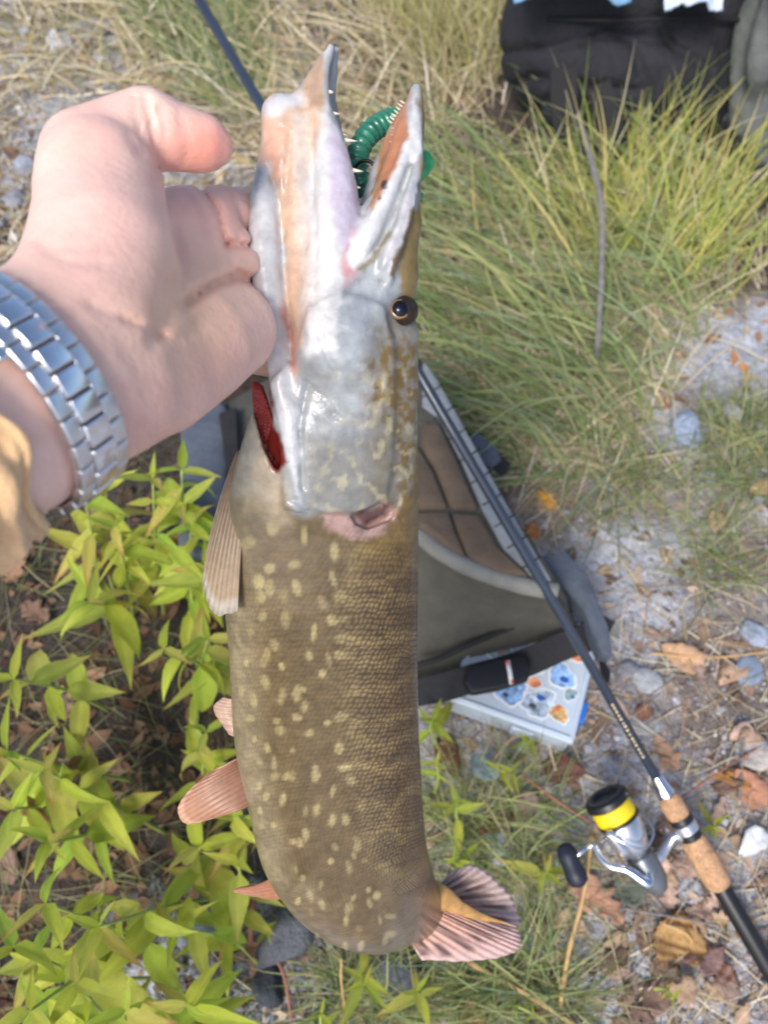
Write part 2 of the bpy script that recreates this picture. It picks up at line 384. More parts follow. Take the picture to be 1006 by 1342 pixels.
def backpack():
    ZT = .19
    root = empty('backpack', G(540, 800, 0), 'grey backpack with brown padded back panel lying behind the fish', 'backpack')
    olive = mat('olive_fabric', lin(80, 79, 71), **FAB); slate = mat('slate_fabric', lin(84, 92, 104), **FAB); pale = mat('grey_webbing', lin(140, 146, 150), **FAB)
    brown = mat('brown_mesh', lin(98, 84, 70), **FAB); black = mat('black_webbing', lin(38, 39, 42), **FAB); plast = mat('black_plastic', lin(20, 21, 23), .5)
    grey = mat('trim_grey', lin(124, 124, 118), **FAB)
    hi = [(556, 470), (606, 552), (664, 655), (728, 768), (680, 766), (620, 748), (575, 722), (545, 702), (470, 692), (380, 692), (300, 706), (250, 690), (246, 600), (270, 545), (360, 490), (450, 462)]
    H = zp(hi, ZT); c = np.mean(H, 0); Lw = []
    near = {3: (752, 838), 4: (716, 852), 5: (652, 880), 6: (606, 902), 7: (556, 910), 8: (470, 884), 9: (380, 862), 10: (300, 830), 11: (240, 740)}
    for i, p in enumerate(H):
        if i in near: Lw.append(G(*near[i], 0.0))
        else: q = c + (p - c) * 1.06; q[2] = 0; Lw.append(q)
    # a soft body: rings between the two outlines
    n = len(hi); V = []; rings = [(0, .0), (.25, .10), (.6, .08), (.85, .03), (.96, 0), (1.0, -.04)]
    Lw, H = np.array(Lw), np.array(H); m = 64
    def loop(P): return bez(list(P) + [P[0]], m + 1)[:-1]
    LL, HH = loop(Lw), loop(H)
    for f, bul in rings:
        P = LL + (HH - LL) * f; cc = P.mean(0); q = P + (P - cc) * bul * .5; q[:, 2] = ZT * (f if f < 1 else 1.02)
        q[:, :2] += ((fbm(q[:, :2] * 14, q[:, 2:3] * 22 + f * 3, 3, 2) - .5) * .014 if f > 0 else 0); V += q.tolist()
    P = HH + (HH.mean(0) - HH) * .18; P[:, 2] = ZT * 1.03; V += P.tolist(); V.append((*HH.mean(0)[:2], ZT * 1.05)); R = len(rings) + 1
    Fc = [(a * m + k, a * m + (k + 1) % m, (a + 1) * m + (k + 1) % m, (a + 1) * m + k) for a in range(R - 1) for k in range(m)] + [((R - 1) * m + k, (R - 1) * m + (k + 1) % m, R * m) for k in range(m)] + [tuple(range(m))[::-1]]
    obj('body', mesh('body', V, Fc, olive), root)
    z = ZT + .003
    for pts in ([(552, 562), (574, 558), (600, 612), (626, 672), (590, 671), (571, 622), (552, 590)], [(500, 560), (550, 594), (568, 624), (587, 671), (500, 672)], [(591, 677), (628, 679), (652, 722), (694, 760), (655, 757), (613, 737), (598, 702)], [(500, 678), (587, 677), (595, 702), (609, 735), (575, 716), (545, 694), (500, 690)]):
        plate_on('back_pad', pts, z, .012, brown, root, .007, .004)
    plate_on('trim_band', [(554, 476), (572, 500), (606, 560), (662, 662), (722, 764), (700, 762), (660, 724), (632, 672), (604, 608), (576, 552), (553, 535)], z, .006, pale, root, .002)
    for k in range(9):
        t = k / 8; x, y = 566 + 128 * t, 512 + 226 * t; dx, dy = (14, -9)
        obj('loop_stitch', tube('loop_stitch', [G(x - dx, y - dy, z + .0065), G(x, y + 1, z + .008), G(x + dx, y + dy, z + .0065)], .0009, black, 6), root)
    obj('piping', tube('piping', bez(zp([(480, 680), (545, 700), (575, 722), (620, 746), (680, 766), (730, 776)], z), 40), .0105, grey, 12), root)
    plate_on('side_panel', [(242, 560), (288, 520), (306, 560), (306, 690), (268, 742), (238, 736)], ZT - .012, .03, slate, root, .010, .004)
    plate_on('dark_flap', [(288, 548), (312, 540), (316, 640), (300, 632)], ZT + .012, .012, black, root, .003)
    # lower pocket and folds on the near side
    plate_on('corner_fold', [(700, 744), (736, 738), (764, 770), (790, 836), (794, 872), (780, 868), (758, 812), (724, 776)], .10, .03, slate, root, .010, .003)
    plate_on('strap_end', [(783, 866), (790, 866), (799, 884), (797, 897), (788, 893)], .10, .006, black, root, .002)
    ribbon('side_strap', [G(588, 560, .13), G(612, 578, .12), G(640, 598, .11), G(664, 616, .10)], .024, .003, black, root)
    plate_on('side_buckle', [(604, 584), (624, 570), (650, 592), (656, 606), (642, 616), (620, 606)], .118, .008, slate, root, .002)
    # hip strap with its clip, running over the tackle box
    sp = [G(520, 912, .06), G(575, 902, .075), G(610, 892, .088), G(680, 872, .088), G(735, 848, .090), G(770, 834, .10), G(790, 806, .12)]
    ribbon('hip_strap', sp, .034, .004, black, root, 60, up=(0, -.5, 1))
    bc = plate_on('buckle', [(612, 876), (650, 868), (686, 862), (694, 880), (690, 896), (650, 908), (616, 914), (606, 898)], .098, .014, plast, root, .004)
    obj('buckle_stripe', slab('buckle_stripe', zp([(662, 866), (668, 865), (673, 896), (668, 898)], .1135), zp([(662, 866), (668, 865), (673, 896), (668, 898)], .1145), mat('stripe_white', lin(205, 205, 205), .5, noise=(600, .5)), 0), bc)
    for px_, py_ in ((664, 868), (671, 894)):
        q = [(px_ - 2, py_ - 2), (px_ + 2, py_ - 2), (px_ + 2, py_ + 2), (px_ - 2, py_ + 2)]
        obj('buckle_dot', slab('buckle_dot', zp(q, .1146), zp(q, .1152), mat('dot_red', lin(200, 60, 60), .5), 0), bc)
    obj('bottom_seam', tube('bottom_seam', bez(zp([(540, 876), (575, 866), (620, 845), (690, 818), (760, 800)], .07), 30) + np.array((0, -.004, .018)), .004, black, 8), root)
backpack()

# ------------------------------------------------------------------ tackle box
def tackle_box():
    NR, NL, FR = G(752, 975, .056), G(588, 916, .056), G(766, 846, .056)
    u = NL - NR; Lu = np.linalg.norm(u); u /= Lu; v = FR - NR; v -= u * (v @ u); Lv = np.linalg.norm(v); v /= Lv; zz = np.array((0, 0, 1.0)); Lv = .155
    root = empty('tackle_box', (*(NR + u * Lu / 2 + v * Lv / 2)[:2], 0), 'clear plastic tackle box with fish stickers on its lid, under the black strap', 'box')
    pl = mat('clear_plastic', (.74, .86, 1.0), .25, transmission=.35, spec=.5, bump=(60, .001)); 
    N0 = NR * np.array((1, 1, 0)); HZ = 1.36
    def bx(name, a0, a1, b0, b1, z0, z1, m, par, bev=.003):
        q = [N0 + u * x + v * y for x, y in ((a0, b0), (a1, b0), (a1, b1), (a0, b1))]
        return obj(name, slab(name, [p + zz * z0 * HZ for p in q], [p + zz * z1 * HZ for p in q], m, bev, 3), par)
    # open tray: floor and four walls, then the lid with a raised rim
    tr = bx('tray', .004, Lu - .004, .004, Lv - .004, .002, .006, pl, root, .001)
    for a in ((.004, Lu - .004, .004, .007), (.004, Lu - .004, Lv - .007, Lv - .004)): bx('tray_wall', *a, .0061, .031, pl, tr, .0008)
    for a in ((.004, .007, .0072, Lv - .0072), (Lu - .007, Lu - .004, .0072, Lv - .0072)): bx('tray_wall', *a, .0061, .031, pl, tr, .0008)
    for k in range(1, 4): bx('divider', .0075, Lu - .0075, Lv * k / 4, Lv * k / 4 + .0015, .0062, .028, pl, tr, .0004)
    lid = bx('lid', 0, Lu, 0, Lv, .0315, .040, pl, root, .004)
    for a in ((.004, Lu - .004, .004, .007), (.004, Lu - .004, Lv - .007, Lv - .004), (.004, .007, .008, Lv - .008), (Lu - .007, Lu - .004, .008, Lv - .008)): bx('rim', *a, .0401, .0420, pl, lid, .0006)
    bl = mat('latch_blue', lin(40, 110, 205), .35)
    bx('latch', -.006, .0, .030, .058, .016, .038, bl, root, .002)
    bx('front_latch', Lu * .30, Lu * .48, -.004, 0, .016, .034, pl, root, .0015)
    ol = mat('sticker_white', lin(232, 236, 240), .4)
    cols = [mat('sticker_%s' % nme, lin(*c), .35, noise=[(130, .55), (300, .3)]) for nme, c in (('blue', (140, 176, 222)), ('lilac', (172, 166, 214)), ('orange', (226, 150, 110)), ('green', (150, 174, 176)), ('grey', (172, 188, 206)), ('tan', (202, 164, 110)))]
    dots = [mat('sticker_dot_%s' % nme, lin(*c), .35) for nme, c in (('red', (232, 110, 80)), ('deep_blue', (50, 90, 170)), ('dark', (70, 76, 90)))]
    rr = random.Random(5)
    spots = [(.026, .030, .014, 5, .020), (.052, .034, .023, 4, .020), (.092, .038, .025, 0, .020), (.126, .040, .018, 4, .016), (.034, .078, .020, 0, .026), (.074, .082, .024, 1, .022), (.116, .084, .020, 3, .018), (.050, .122, .024, 1, .016), (.098, .126, .022, 0, .018), (.022, .112, .012, 2, .012), (.018, .058, .010, 3, .01), (.106, .062, .012, 2, .01), (.064, .058, .010, 2, .01), (.140, .070, .016, 1, .01), (.134, .112, .020, 4, .01), (.074, .108, .013, 5, .01), (.030, .140, .016, 3, .01)]
    for si, (a, b, R, ci, R2) in enumerate(spots):
        if a > Lu - .02: continue
        ph = rr.uniform(0, 6); el = rr.uniform(-.9, .9); nn = 26
        def blob(s, z, wob=1.0):
            out = []
            for k in range(nn):
                t = 2 * math.pi * k / nn; q = s * (1 + .12 * wob * math.sin(3 * t + ph) + .08 * wob * math.sin(7 * t + ph * 2))
                x, y = q * math.cos(t), q * .8 * math.sin(t); x, y = x * math.cos(el) - y * math.sin(el), x * math.sin(el) + y * math.cos(el)
                out.append(N0 + u * (a + x) + v * (b + y) + zz * z)
            return out
        z0 = .0402 * HZ + .0003 * (si % 3)
        o = obj('sticker', slab('sticker', blob(R, z0), blob(R, z0 + .0004), ol, 0, smooth=False), root)
        obj('sticker_print', slab('sticker_print', blob(R * .86, z0 + .0005), blob(R * .86, z0 + .0008), cols[ci], 0, smooth=False), o)
        for q in range(1 + si % 2):
            fx, fy = rr.uniform(-.35, .35) * R, rr.uniform(-.35, .35) * R; s = R * rr.uniform(.14, .3)
            cc = [N0 + u * (a + fx + s * math.cos(t)) + v * (b + fy + s * .7 * math.sin(t)) for t in np.linspace(0, 6.28, 10)[:-1]]
            obj('sticker_mark', slab('sticker_mark', [p + zz * (z0 + .0009 + .00012 * q) for p in cc], [p + zz * (z0 + .0010 + .00012 * q) for p in cc], dots[(si + q) % 3], 0, smooth=False), o)
tackle_box()

# ------------------------------------------------------------------ rod and reel
def rod():
    A, Bp = G(905, 1096, .078), G(640, 645, .250)
    D = A - Bp; D /= np.linalg.norm(D)
    def at(py):
        lo, hi = -3.0, 1.0
        for _ in range(60):
            md = (lo + hi) / 2; q = A + D * md
            if g2p(q)[1] < py: lo = md
            else: hi = md
        return A + D * lo
    up = np.array((0, 0, 1.0)); up -= D * (up @ D); up /= np.linalg.norm(up); sd_ = np.cross(D, up); 
    if sd_[0] > 0: sd_ = -sd_
    root = empty('fishing_rod', (*A[:2], 0), 'dark spinning rod with cork grips and a silver reel, leaning across the backpack', 'fishing rod')
    blank = mat('rod_blank', lin(50, 60, 76), .28, coat=.4, noise=(30, .1)); blk = mat('rod_black', lin(28, 29, 33), .4); cork = mat('cork', lin(186, 146, 110), .8, noise=[(120, .25), (500, .3)], bump=(300, .002))
    silver = mat('silver_paint', (.66, .68, .72), .26, .85, noise=(80, .06)); chrome = mat('chrome', (.75, .78, .85), .12, 1.0); yellow = mat('line_yellow', lin(240, 214, 30), .5, bump=(900, .0006)); navy = mat('knob_black', lin(30, 36, 52), .5)
    ptip, pend = at(-60), at(1040)
    obj('blank', tube('blank', [ptip, ptip + (pend - ptip) * .5, pend], [.0062, .0062, .0056], blank, 14), root)
    gold = mat('gold_ink', lin(196, 176, 126), .4)
    rr = random.Random(9); L0, L1 = at(922), at(992)
    nvec = (CC - A) / np.linalg.norm(CC - A); nvec -= D * (nvec @ D); nvec /= np.linalg.norm(nvec); sv = np.cross(D, nvec)
    t = 0
    while t < 1:                                           # a line of tiny gilt characters, too small to read
        p = L0 + (L1 - L0) * t + nvec * .0056; w = rr.uniform(.0016, .003); h = rr.uniform(.0022, .0034)
        q = [p + D * x * w / 2 + sv * y * h / 2 + sv * .0012 for x, y in ((-1, -1), (1, -1), (1, 1), (-1, 1))]
        obj('gilt_mark', slab('gilt_mark', [x - nvec * .001 for x in q], [x + nvec * .0002 for x in q], gold, 0, smooth=False), root); t += rr.uniform(.055, .085)
    along = lambda py: float((at(py) - at(1040)) @ D)
    O = at(1040)
    obj('winding_check', lathe('winding_check', O, D, [(along(1018), .0064), (along(1022), .0072), (along(1030), .0082), (along(1042), .0098), (along(1043), .0080)], chrome, 24), root)
    obj('fore_grip', lathe('fore_grip', O, D, [(along(1043), .0105), (along(1048), .0125), (along(1060), .0132), (along(1070), .0120)], cork, 24), root)
    seat = obj('reel_seat', lathe('reel_seat', O, D, [(along(1070), .0128), (along(1076), .0132), (along(1077), .0122), (along(1098), .0122)], blk, 24), root)
    obj('seat_ring', lathe('seat_ring', O, D, [(along(1078), .0125), (along(1079), .0135), (along(1089), .0135), (along(1090), .0125)], silver, 24), seat)
    obj('rear_grip', lathe('rear_grip', O, D, [(along(1098), .0124), (along(1102), .0140), (along(1120), .0150), (along(1140), .0155), (along(1156), .0140), (along(1162), .0110)], cork, 24), root)
    obj('rear_shaft', lathe('rear_shaft', O, D, [(along(1162), .0092), (along(1166), .0102), (along(1330), .0096)], blk, 20), root)
    # reel
    ax = .060; low = -up * .010
    RO = at(1004) + sd_ * ax + low * 1.0
    reel = obj('reel', lathe('reel', RO, D, [(.072, .010), (.074, .015), (.086, .0165), (.104, .0155), (.116, .010), (.118, .004)], mat('reel_grey', lin(120, 124, 130), .32, .6), 28), root)
    obj('spool', lathe('spool', RO, D, [(.004, .004), (.004, .013), (0, .016), (0, .0215), (.003, .0250), (.009, .0255), (.011, .0225), (.0115, .015), (.027, .015), (.0275, .0240), (.031, .0240)], blk, 36), reel)
    obj('line', lathe('line', RO, D, [(.0116, .0215), (.013, .0225), (.024, .0232), (.0274, .0226)], yellow, 36), reel)
    obj('rotor', lathe('rotor', RO, D, [(.031, .0225), (.034, .0238), (.048, .0222), (.060, .0185), (.068, .0145), (.072, .010)], silver, 32), reel)
    for k in (0, 1):
        n_ = (nvec * .8 + sd_ * .6) * (1 if k == 0 else -1); n_ /= np.linalg.norm(n_)
        obj('rotor_arm', tube('rotor_arm', [RO + D * .066 + n_ * .014, RO + D * .052 + n_ * .024, RO + D * .034 + n_ * .0275, RO + D * .026 + n_ * .0285], [.004, .0052, .0048, .0035], silver, 10), reel)
    n_ = (nvec * .8 + sd_ * .6); n_ /= np.linalg.norm(n_); m_ = np.cross(D, n_)
    obj('bail_wire', tube('bail_wire', bez([RO + D * .030 + n_ * .031, RO + D * .036 + n_ * .026 + m_ * .017, RO + D * .050 + n_ * .012 + m_ * .030, RO + D * .050 - n_ * .008 + m_ * .031, RO + D * .036 - n_ * .024 + m_ * .020, RO + D * .030 - n_ * .031], 30), .0013, chrome, 8), reel)
    obj('bail_wire', tube('bail_wire', bez([RO + D * .030 + n_ * .031, RO + D * .050 + n_ * .026 - m_ * .014, RO + D * .060 + n_ * .012 - m_ * .022, RO + D * .052 - n_ * .010 - m_ * .026, RO + D * .030 - n_ * .031], 30), .0013, chrome, 8), reel)
    obj('foot', tube('foot', [RO + D * .090, RO + D * .088 - sd_ * .022, RO + D * .080 - sd_ * .044, at(1090) + sd_ * .008], [.0085, .006, .0055, .007], silver, 12), reel)
    hd = [RO + D * .088 + nvec * .010, RO + D * .094 + sd_ * .006 + nvec * .020, G(822, 1141, .082), G(800, 1136, .080), G(785, 1122, .078), G(776, 1104, .078)]
    obj('handle', tube('handle', bez(hd, 24), np.interp(np.arange(24), [0, 8, 12, 23], [.0055, .006, .0045, .0036]), chrome, 12), reel)
    obj('handle_knob', tube('handle_knob', bez([G(738, 1106, .070), G(744, 1122, .070), G(752, 1142, .068), G(762, 1162, .064)], 14), np.interp(np.arange(14), [0, 1, 4, 7, 10, 12, 13], [.004, .009, .0115, .0105, .012, .010, .004]), navy, 14), reel)
    obj('knob_shaft', tube('knob_shaft', [G(776, 1105, .078), G(760, 1118, .074), G(748, 1128, .070)], .003, chrome, 8), reel)
rod()

# ------------------------------------------------------------------ black backpack, jacket, blue cloth
def black_bag():
    base = G(816, 196, 0)
    root = empty('black_backpack', base, 'slumped black backpack standing in the grass', 'backpack')
    blk = mat('black_nylon', lin(33, 34, 41), .8, noise=[(14, .2), (260, .1)], bump=[(24, .012), (300, .002)])
    B = np.stack([CR, CU, -CF], 1); up = w2c(CC + np.array((0, 0, 1.0)))
    wp = lambda x, y, z: w2c(base + np.array((x, y, z)))
    S = Sdf(np.eye(3), wp(-.30, .0, .0) - .3, wp(.30, .1, .2) + .3, .0065)
    S.ell([(wp(-.15, .13, .175), .165, .120, up), (wp(.10, .13, .165), .160, .120, up)], .02)
    S.ell([(wp(-.13, .035, .12), .105, .07, up), (wp(.10, .035, .12), .105, .07, up)], .018)
    S.ell([(wp(-.12, .10, .27), .075, .085, up), (wp(.12, .12, .25), .07, .085, up)], .02)
    S.ell([(wp(.16, .06, .10), .10, .08, up), (wp(.21, .10, .08), .08, .07, up)], .02)
    for ln, w, d in (([(655, 70), (720, 62), (800, 45), (880, 55)], 5, .012), ([(660, 120), (700, 100), (770, 112), (830, 118)], 5, .014), ([(770, 50), (800, 40), (830, 60), (836, 100)], 3, .008), ([(690, 150), (720, 130), (745, 180)], 6, .014), ([(860, 20), (880, 60), (930, 90)], 6, .014), ([(830, 60), (850, 120), (840, 170)], 5, .010)):
        S.groove(ln, w, d, (1.2, 2.3))
    V, Q = S.surface(2); obj('body', mesh('body', c2w(V), Q, blk), root)
    web = mat('black_strap', lin(24, 24, 28), .7, bump=(300, .002))
    Wd = lambda x, y, z: base + np.array((x, y, z))
    ribbon('shoulder_strap', [Wd(-.17, -.05, .20), Wd(-.15, -.09, .11), Wd(-.08, -.115, .04), Wd(.0, -.10, .02), Wd(.03, -.06, .10)], .05, .010, web, root, up=(0, -1, .4))
    ribbon('shoulder_strap', [Wd(-.10, -.055, .17), Wd(-.05, -.10, .08), Wd(-.03, -.10, .02), Wd(-.08, -.09, .0)], .045, .010, web, root, up=(0, -1, .4))
    ribbon('grab_handle', [Wd(.10, .05, .325), Wd(.14, .02, .345), Wd(.20, .03, .32), Wd(.24, .06, .27)], .03, .006, web, root)
    obj('zip_pull', lathe('zip_pull', Wd(.19, .025, .285), (.2, -1, .3), [(-.004, .004), (0, .008), (.004, .007), (.006, .003)], mat('zip_metal', (.5, .52, .55), .3, 1), 12), root)
    obj('zip', tube('zip', bez([Wd(-.20, .03, .245), Wd(-.08, -.01, .262), Wd(.06, -.0, .262), Wd(.2, .03, .24)], 30), .004, web, 8), root)
black_bag()
def cloth_things():
    # someone standing beside the bag: only a trouser leg and shoe reach into the picture
    base = G(950, 214, 0)
    pr = empty('person', base, 'grey olive trouser leg and dark shoe of someone standing beside the black backpack', 'person')
    S = Sdf(np.eye(3), base + np.array((-.35, -.35, -.03)), base + np.array((.55, .45, 1.80)), .011)
    r_ = lambda L, k: S.chain([(base + np.array(p), q) for *p, q in L], k)
    for x in (.035, .26):
        r_([(x, .04, .07, .066), (x, .04, .16, .078), (x, .03, .34, .080), (x, .01, .50, .078), (x + (.15 - x) * .25, .03, .88, .105)], .02)
        r_([(x, .05, .045, .048), (x, -.10, .035, .046), (x, -.15, .032, .036)], .015)
    r_([(.10, .03, .95, .13), (.20, .03, .95, .13)], .03); r_([(.15, .03, .98, .16), (.15, .03, 1.20, .15), (.15, .03, 1.38, .15)], .04)
    for sg in (-1, 1): r_([(.15 + sg * .12, .03, 1.40, .075), (.15 + sg * .24, .02, 1.16, .055), (.15 + sg * .25, -.04, .92, .042), (.15 + sg * .25, -.07, .84, .038)], .02)
    r_([(.15, .03, 1.40, .06), (.15, .02, 1.55, .055)], .02); r_([(.15, .01, 1.60, .085), (.15, .02, 1.67, .095)], .02)
    V, Q = S.surface(2); z = V[:, 2]
    leg = sstep(1.0, .8, z) * sstep(.05, .12, z); a = np.arctan2(V[:, 1] - base[1] - .03, V[:, 0] - base[0] - .03)
    off = leg * (.012 * np.sin(z * 46 + 3 * np.sin(a * 2) + a * 2) * sstep(.5, .15, z) + .010 * np.sin(a * 5 + z * 6))
    V[:, 0] += off * np.cos(a); V[:, 1] += off * np.sin(a)
    C = np.tile(lin(96, 100, 98), (len(V), 1))
    C[z < .075] = lin(44, 45, 48); C[z > 1.0] = lin(70, 78, 70); C[z > 1.46] = lin(226, 180, 158); C[z > 1.66] = lin(60, 46, 36)
    obj('body', mesh('body', V, Q, mat('trouser_cloth', attr='col', rough=.85, noise=(40, .12), bump=[(40, .006), (400, .001)]), C), pr)
    ribbon('shoelace', [base + np.array(p) for p in ((.0, -.06, .085), (.035, -.075, .090), (.07, -.06, .085))], .008, .004, mat('lace', lin(90, 92, 96), .8), pr)
    # blue cloth on the bag
    def drape(name, cpx, cpy, z, w, d_, col, label, seed):
        c = G(cpx, cpy, z); n = 22; V = []; 
        for i in range(n):
            for j in range(n):
                a, b = i / (n - 1) - .5, j / (n - 1) - .5
                V.append(c + np.array((a * w, b * d_, .018 * float(fbm(np.array(a * 5 + seed), np.array(b * 5), seed, 3)) * 2 - .05 * a * a - .10 * b * b)))
        o = obj(name, mesh(name, V, [(i * n + j, (i + 1) * n + j, (i + 1) * n + j + 1, i * n + j + 1) for i in range(n - 1) for j in range(n - 1)], mat(name + '_fabric', lin(*col), .8, noise=(60, .12), bump=(80, .004))))
        md = o.modifiers.new('thick', 'SOLIDIFY'); md.thickness = .006
        tag(o, label, 'cloth')
    drape('folded_cloth', 746, -40, .340, .20, .14, (120, 160, 196), 'faded blue cloth lying on top of the black backpack', 3)
    drape('paper_wrap', 900, -30, .325, .10, .16, (196, 210, 236), 'pale blue wrapper tucked between the black backpack and the trouser leg', 8)
cloth_things()

# ------------------------------------------------------------------ grass, straw, litter and gravel: uncountable
def sample(poly, n, jit=0):
    P = np.array(poly); out = np.zeros((0, 2))
    while len(out) < n:
        q = RNG.uniform(P.min(0), P.max(0), (n * 2, 2)); out = np.concatenate([out, q[inpoly(q[:, 0], q[:, 1], poly)]])
    return out[:n]
def to_ground(px):
    v = CF + np.outer((px[:, 0] - 503) / FOCAL, CR) + np.outer((671 - px[:, 1]) / FOCAL, CU)
    P = CC + v * (-CAM_H / v[:, 2])[:, None]; P[:, 2] = gz(P[:, 0], P[:, 1]); return P
def blades(name, root, az, L, e0, droop, w, cols, label, m, seg=6, clear=True):
    n = len(root); s = np.linspace(0, 1, seg + 1); P = np.zeros((n, seg + 1, 3)); P[:, 0] = root
    wig = RNG.normal(0, .10, (n, seg))
    a = az.copy()
    for k in range(seg):
        e = e0 - droop * s[k]; a = a + wig[:, k]; st = (L / seg)[:, None] * np.stack([np.cos(a) * np.cos(e), np.sin(a) * np.cos(e), np.sin(e)], 1); q = P[:, k] + st
        q[:, 2] = np.maximum(q[:, 2], gz(q[:, 0], q[:, 1]) + .002 + .004 * RNG.random(n)); P[:, k + 1] = q
    sd_ = np.stack([-np.sin(az), np.cos(az), RNG.normal(0, .5, n)], 1); sd_ /= np.linalg.norm(sd_, axis=1)[:, None]
    prof = np.array([.75, 1, 1, .9, .7, .45, .06])[:seg + 1] if seg == 6 else np.linspace(1, .1, seg + 1)
    V = np.stack([P - sd_[:, None] * (w[:, None] * prof)[:, :, None] / 2, P + sd_[:, None] * (w[:, None] * prof)[:, :, None] / 2], 2).reshape(-1, 3)
    b = (np.arange(n) * (seg + 1) * 2)[:, None] + (np.arange(seg) * 2)[None]; b = b.ravel(); Q = np.stack([b, b + 1, b + 3, b + 2], 1)
    shade = np.array((1, 1, 1))
    C = np.repeat(cols, (seg + 1) * 2, 0)
    return tag(obj(name, mesh(name, V, Q, m, C)), label, 'grass', kind='stuff')
def pick(pal, n, jit=.30):
    i = RNG.integers(0, len(pal), n); c = np.array([lin(*p) for p in pal])[i]; return c * RNG.uniform(1 - jit, 1 + jit, (n, 1)) * RNG.uniform(.97, 1.03, (n, 3))
GM = mat('grass_blade', attr='col', rough=.6, trans=.35, spec=.3); SM = mat('straw', attr='col', rough=.8, trans=.15, spec=.2)
GREEN = [(140, 156, 96), (158, 170, 112), (122, 142, 86), (166, 174, 128), (180, 180, 122), (146, 166, 126)]
STRAW = [(212, 200, 170), (198, 184, 152), (220, 212, 190), (184, 164, 132), (172, 158, 134), (202, 188, 148)]
def n_(*a): return RNG.normal(*a)
def grass():
    Z1 = [(555, 200), (640, 190), (700, 205), (760, 215), (900, 190), (1006, 240), (1006, 380), (940, 430), (885, 530), (820, 620), (720, 640), (640, 600), (580, 500), (556, 470)]
    p = to_ground(sample(Z1, 1250)); n = len(p)
    blades('grass', p, n_(2.75, .55, n), RNG.uniform(.12, .34, n), RNG.uniform(.25, .95, n), RNG.uniform(.6, 1.6, n), RNG.uniform(.0024, .0052, n), pick(GREEN, n), 'long green grass bending over beside the pike', GM)
    p = to_ground(sample(Z1 + [(556, 330)], 2500)); n = len(p)
    blades('dry_grass', p, n_(2.5, 1.0, n), RNG.uniform(.08, .24, n), RNG.uniform(.05, .5, n), RNG.uniform(.3, .9, n), RNG.uniform(.0014, .0034, n), pick(STRAW, n), 'dry straw coloured grass mixed into the green grass', SM)
    Z2 = [(0, -40), (690, -40), (655, 160), (560, 210), (340, 230), (300, 140), (140, 120), (0, 120)]
    p = to_ground(sample(Z2, 2300)); n = len(p)
    blades('dry_grass', p, n_(2.4, .9, n), RNG.uniform(.10, .30, n), RNG.uniform(.05, .6, n), RNG.uniform(.3, 1.1, n), RNG.uniform(.0020, .0044, n), pick(STRAW + [(172, 160, 112), (150, 146, 100)], n), 'dry tangled grass behind the hand and the pike jaws', SM)
    Z2g = [(130, -40), (360, -40), (360, 150), (300, 160), (200, 60)]
    p = to_ground(sample(Z2g, 900)); n = len(p)
    blades('grass', p, n_(2.2, .35, n), RNG.uniform(.12, .28, n), RNG.uniform(.2, .8, n), RNG.uniform(.4, 1.1, n), RNG.uniform(.002, .0034, n), pick(GREEN + [(120, 130, 80), (140, 144, 96)], n), 'olive green grass around the rod tip', GM)
    p = to_ground(sample([(440, -40), (690, -40), (650, 120), (560, 140)], 700)); n = len(p)
    blades('grass', p, n_(1.9, .5, n), RNG.uniform(.12, .28, n), RNG.uniform(.3, 1.0, n), RNG.uniform(.3, 1.0, n), RNG.uniform(.002, .0032, n), pick([(176, 170, 112), (160, 160, 100), (190, 180, 140)], n), 'pale olive grass between the jaws and the black backpack', GM)
    # two tall yellow-green tufts in front of the bag
    for c, k, rad, azm, lab in (((800, 272), 90, 26, .95, 'tall yellow-green grass tuft leaning against the black backpack'), ((880, 345), 210, 46, .85, 'tall yellow-green grass tuft in front of the trouser leg'), ((790, 330), 110, 50, 2.2, 'arching green grass tuft at the end of the bare twig')):
        q = np.array(c) + n_(0, 1, (k, 2)) * np.array((rad, rad * .55)); p = to_ground(q)
        blades('grass_tuft', p, n_(azm, .5, k), RNG.uniform(.12, .34, k), RNG.uniform(.55, 1.15, k), RNG.uniform(.3, 1.1, k), RNG.uniform(.0022, .0040, k), pick([(178, 184, 92), (160, 174, 88), (194, 190, 104), (200, 188, 116), (146, 164, 86), (210, 198, 132), (206, 200, 160)], k), lab, GM)
    for Zp, k, lab in (([(900, 540), (1006, 520), (1006, 660), (940, 650)], 420, 'green grass on the gravel edge by the trouser leg'), ([(560, 1040), (640, 1010), (740, 1060), (730, 1170), (680, 1180), (600, 1150)], 420, 'fine green grass between tackle box and tail fin'), ([(440, 1262), (700, 1240), (800, 1342), (420, 1342)], 700, 'fine grass on the ground under the tail fin'), ([(730, 640), (860, 590), (900, 640), (780, 700)], 200, 'thin grass fringe on the grey gravel'), ([(880, 660), (960, 640), (980, 760), (900, 800)], 160, 'yellowing grass on the grey gravel')):
        p = to_ground(sample(Zp, k)); n = len(p)
        blades('grass', p, RNG.uniform(0, 6.28, n), RNG.uniform(.05, .15, n), RNG.uniform(.2, 1.0, n), RNG.uniform(.4, 1.2, n), RNG.uniform(.0009, .0022, n), pick(GREEN + [(150, 150, 104), (120, 132, 80), (176, 164, 130)], n), lab, GM)
    Z3 = [(-40, 560), (330, 560), (330, 1380), (-40, 1380)]
    p = to_ground(sample(Z3, 750)); n = len(p)
    blades('dry_grass', p, RNG.uniform(0, 6.28, n), RNG.uniform(.05, .16, n), RNG.uniform(.05, .6, n), RNG.uniform(.3, 1., n), RNG.uniform(.0007, .0016, n), pick([(120, 128, 84), (150, 140, 110), (96, 100, 70)], n), 'thin grass on the dark soil under the leafy plants', SM)
    Z4 = [(560, 640), (1040, 560), (1040, 1380), (330, 1380), (340, 1250), (560, 1100)]
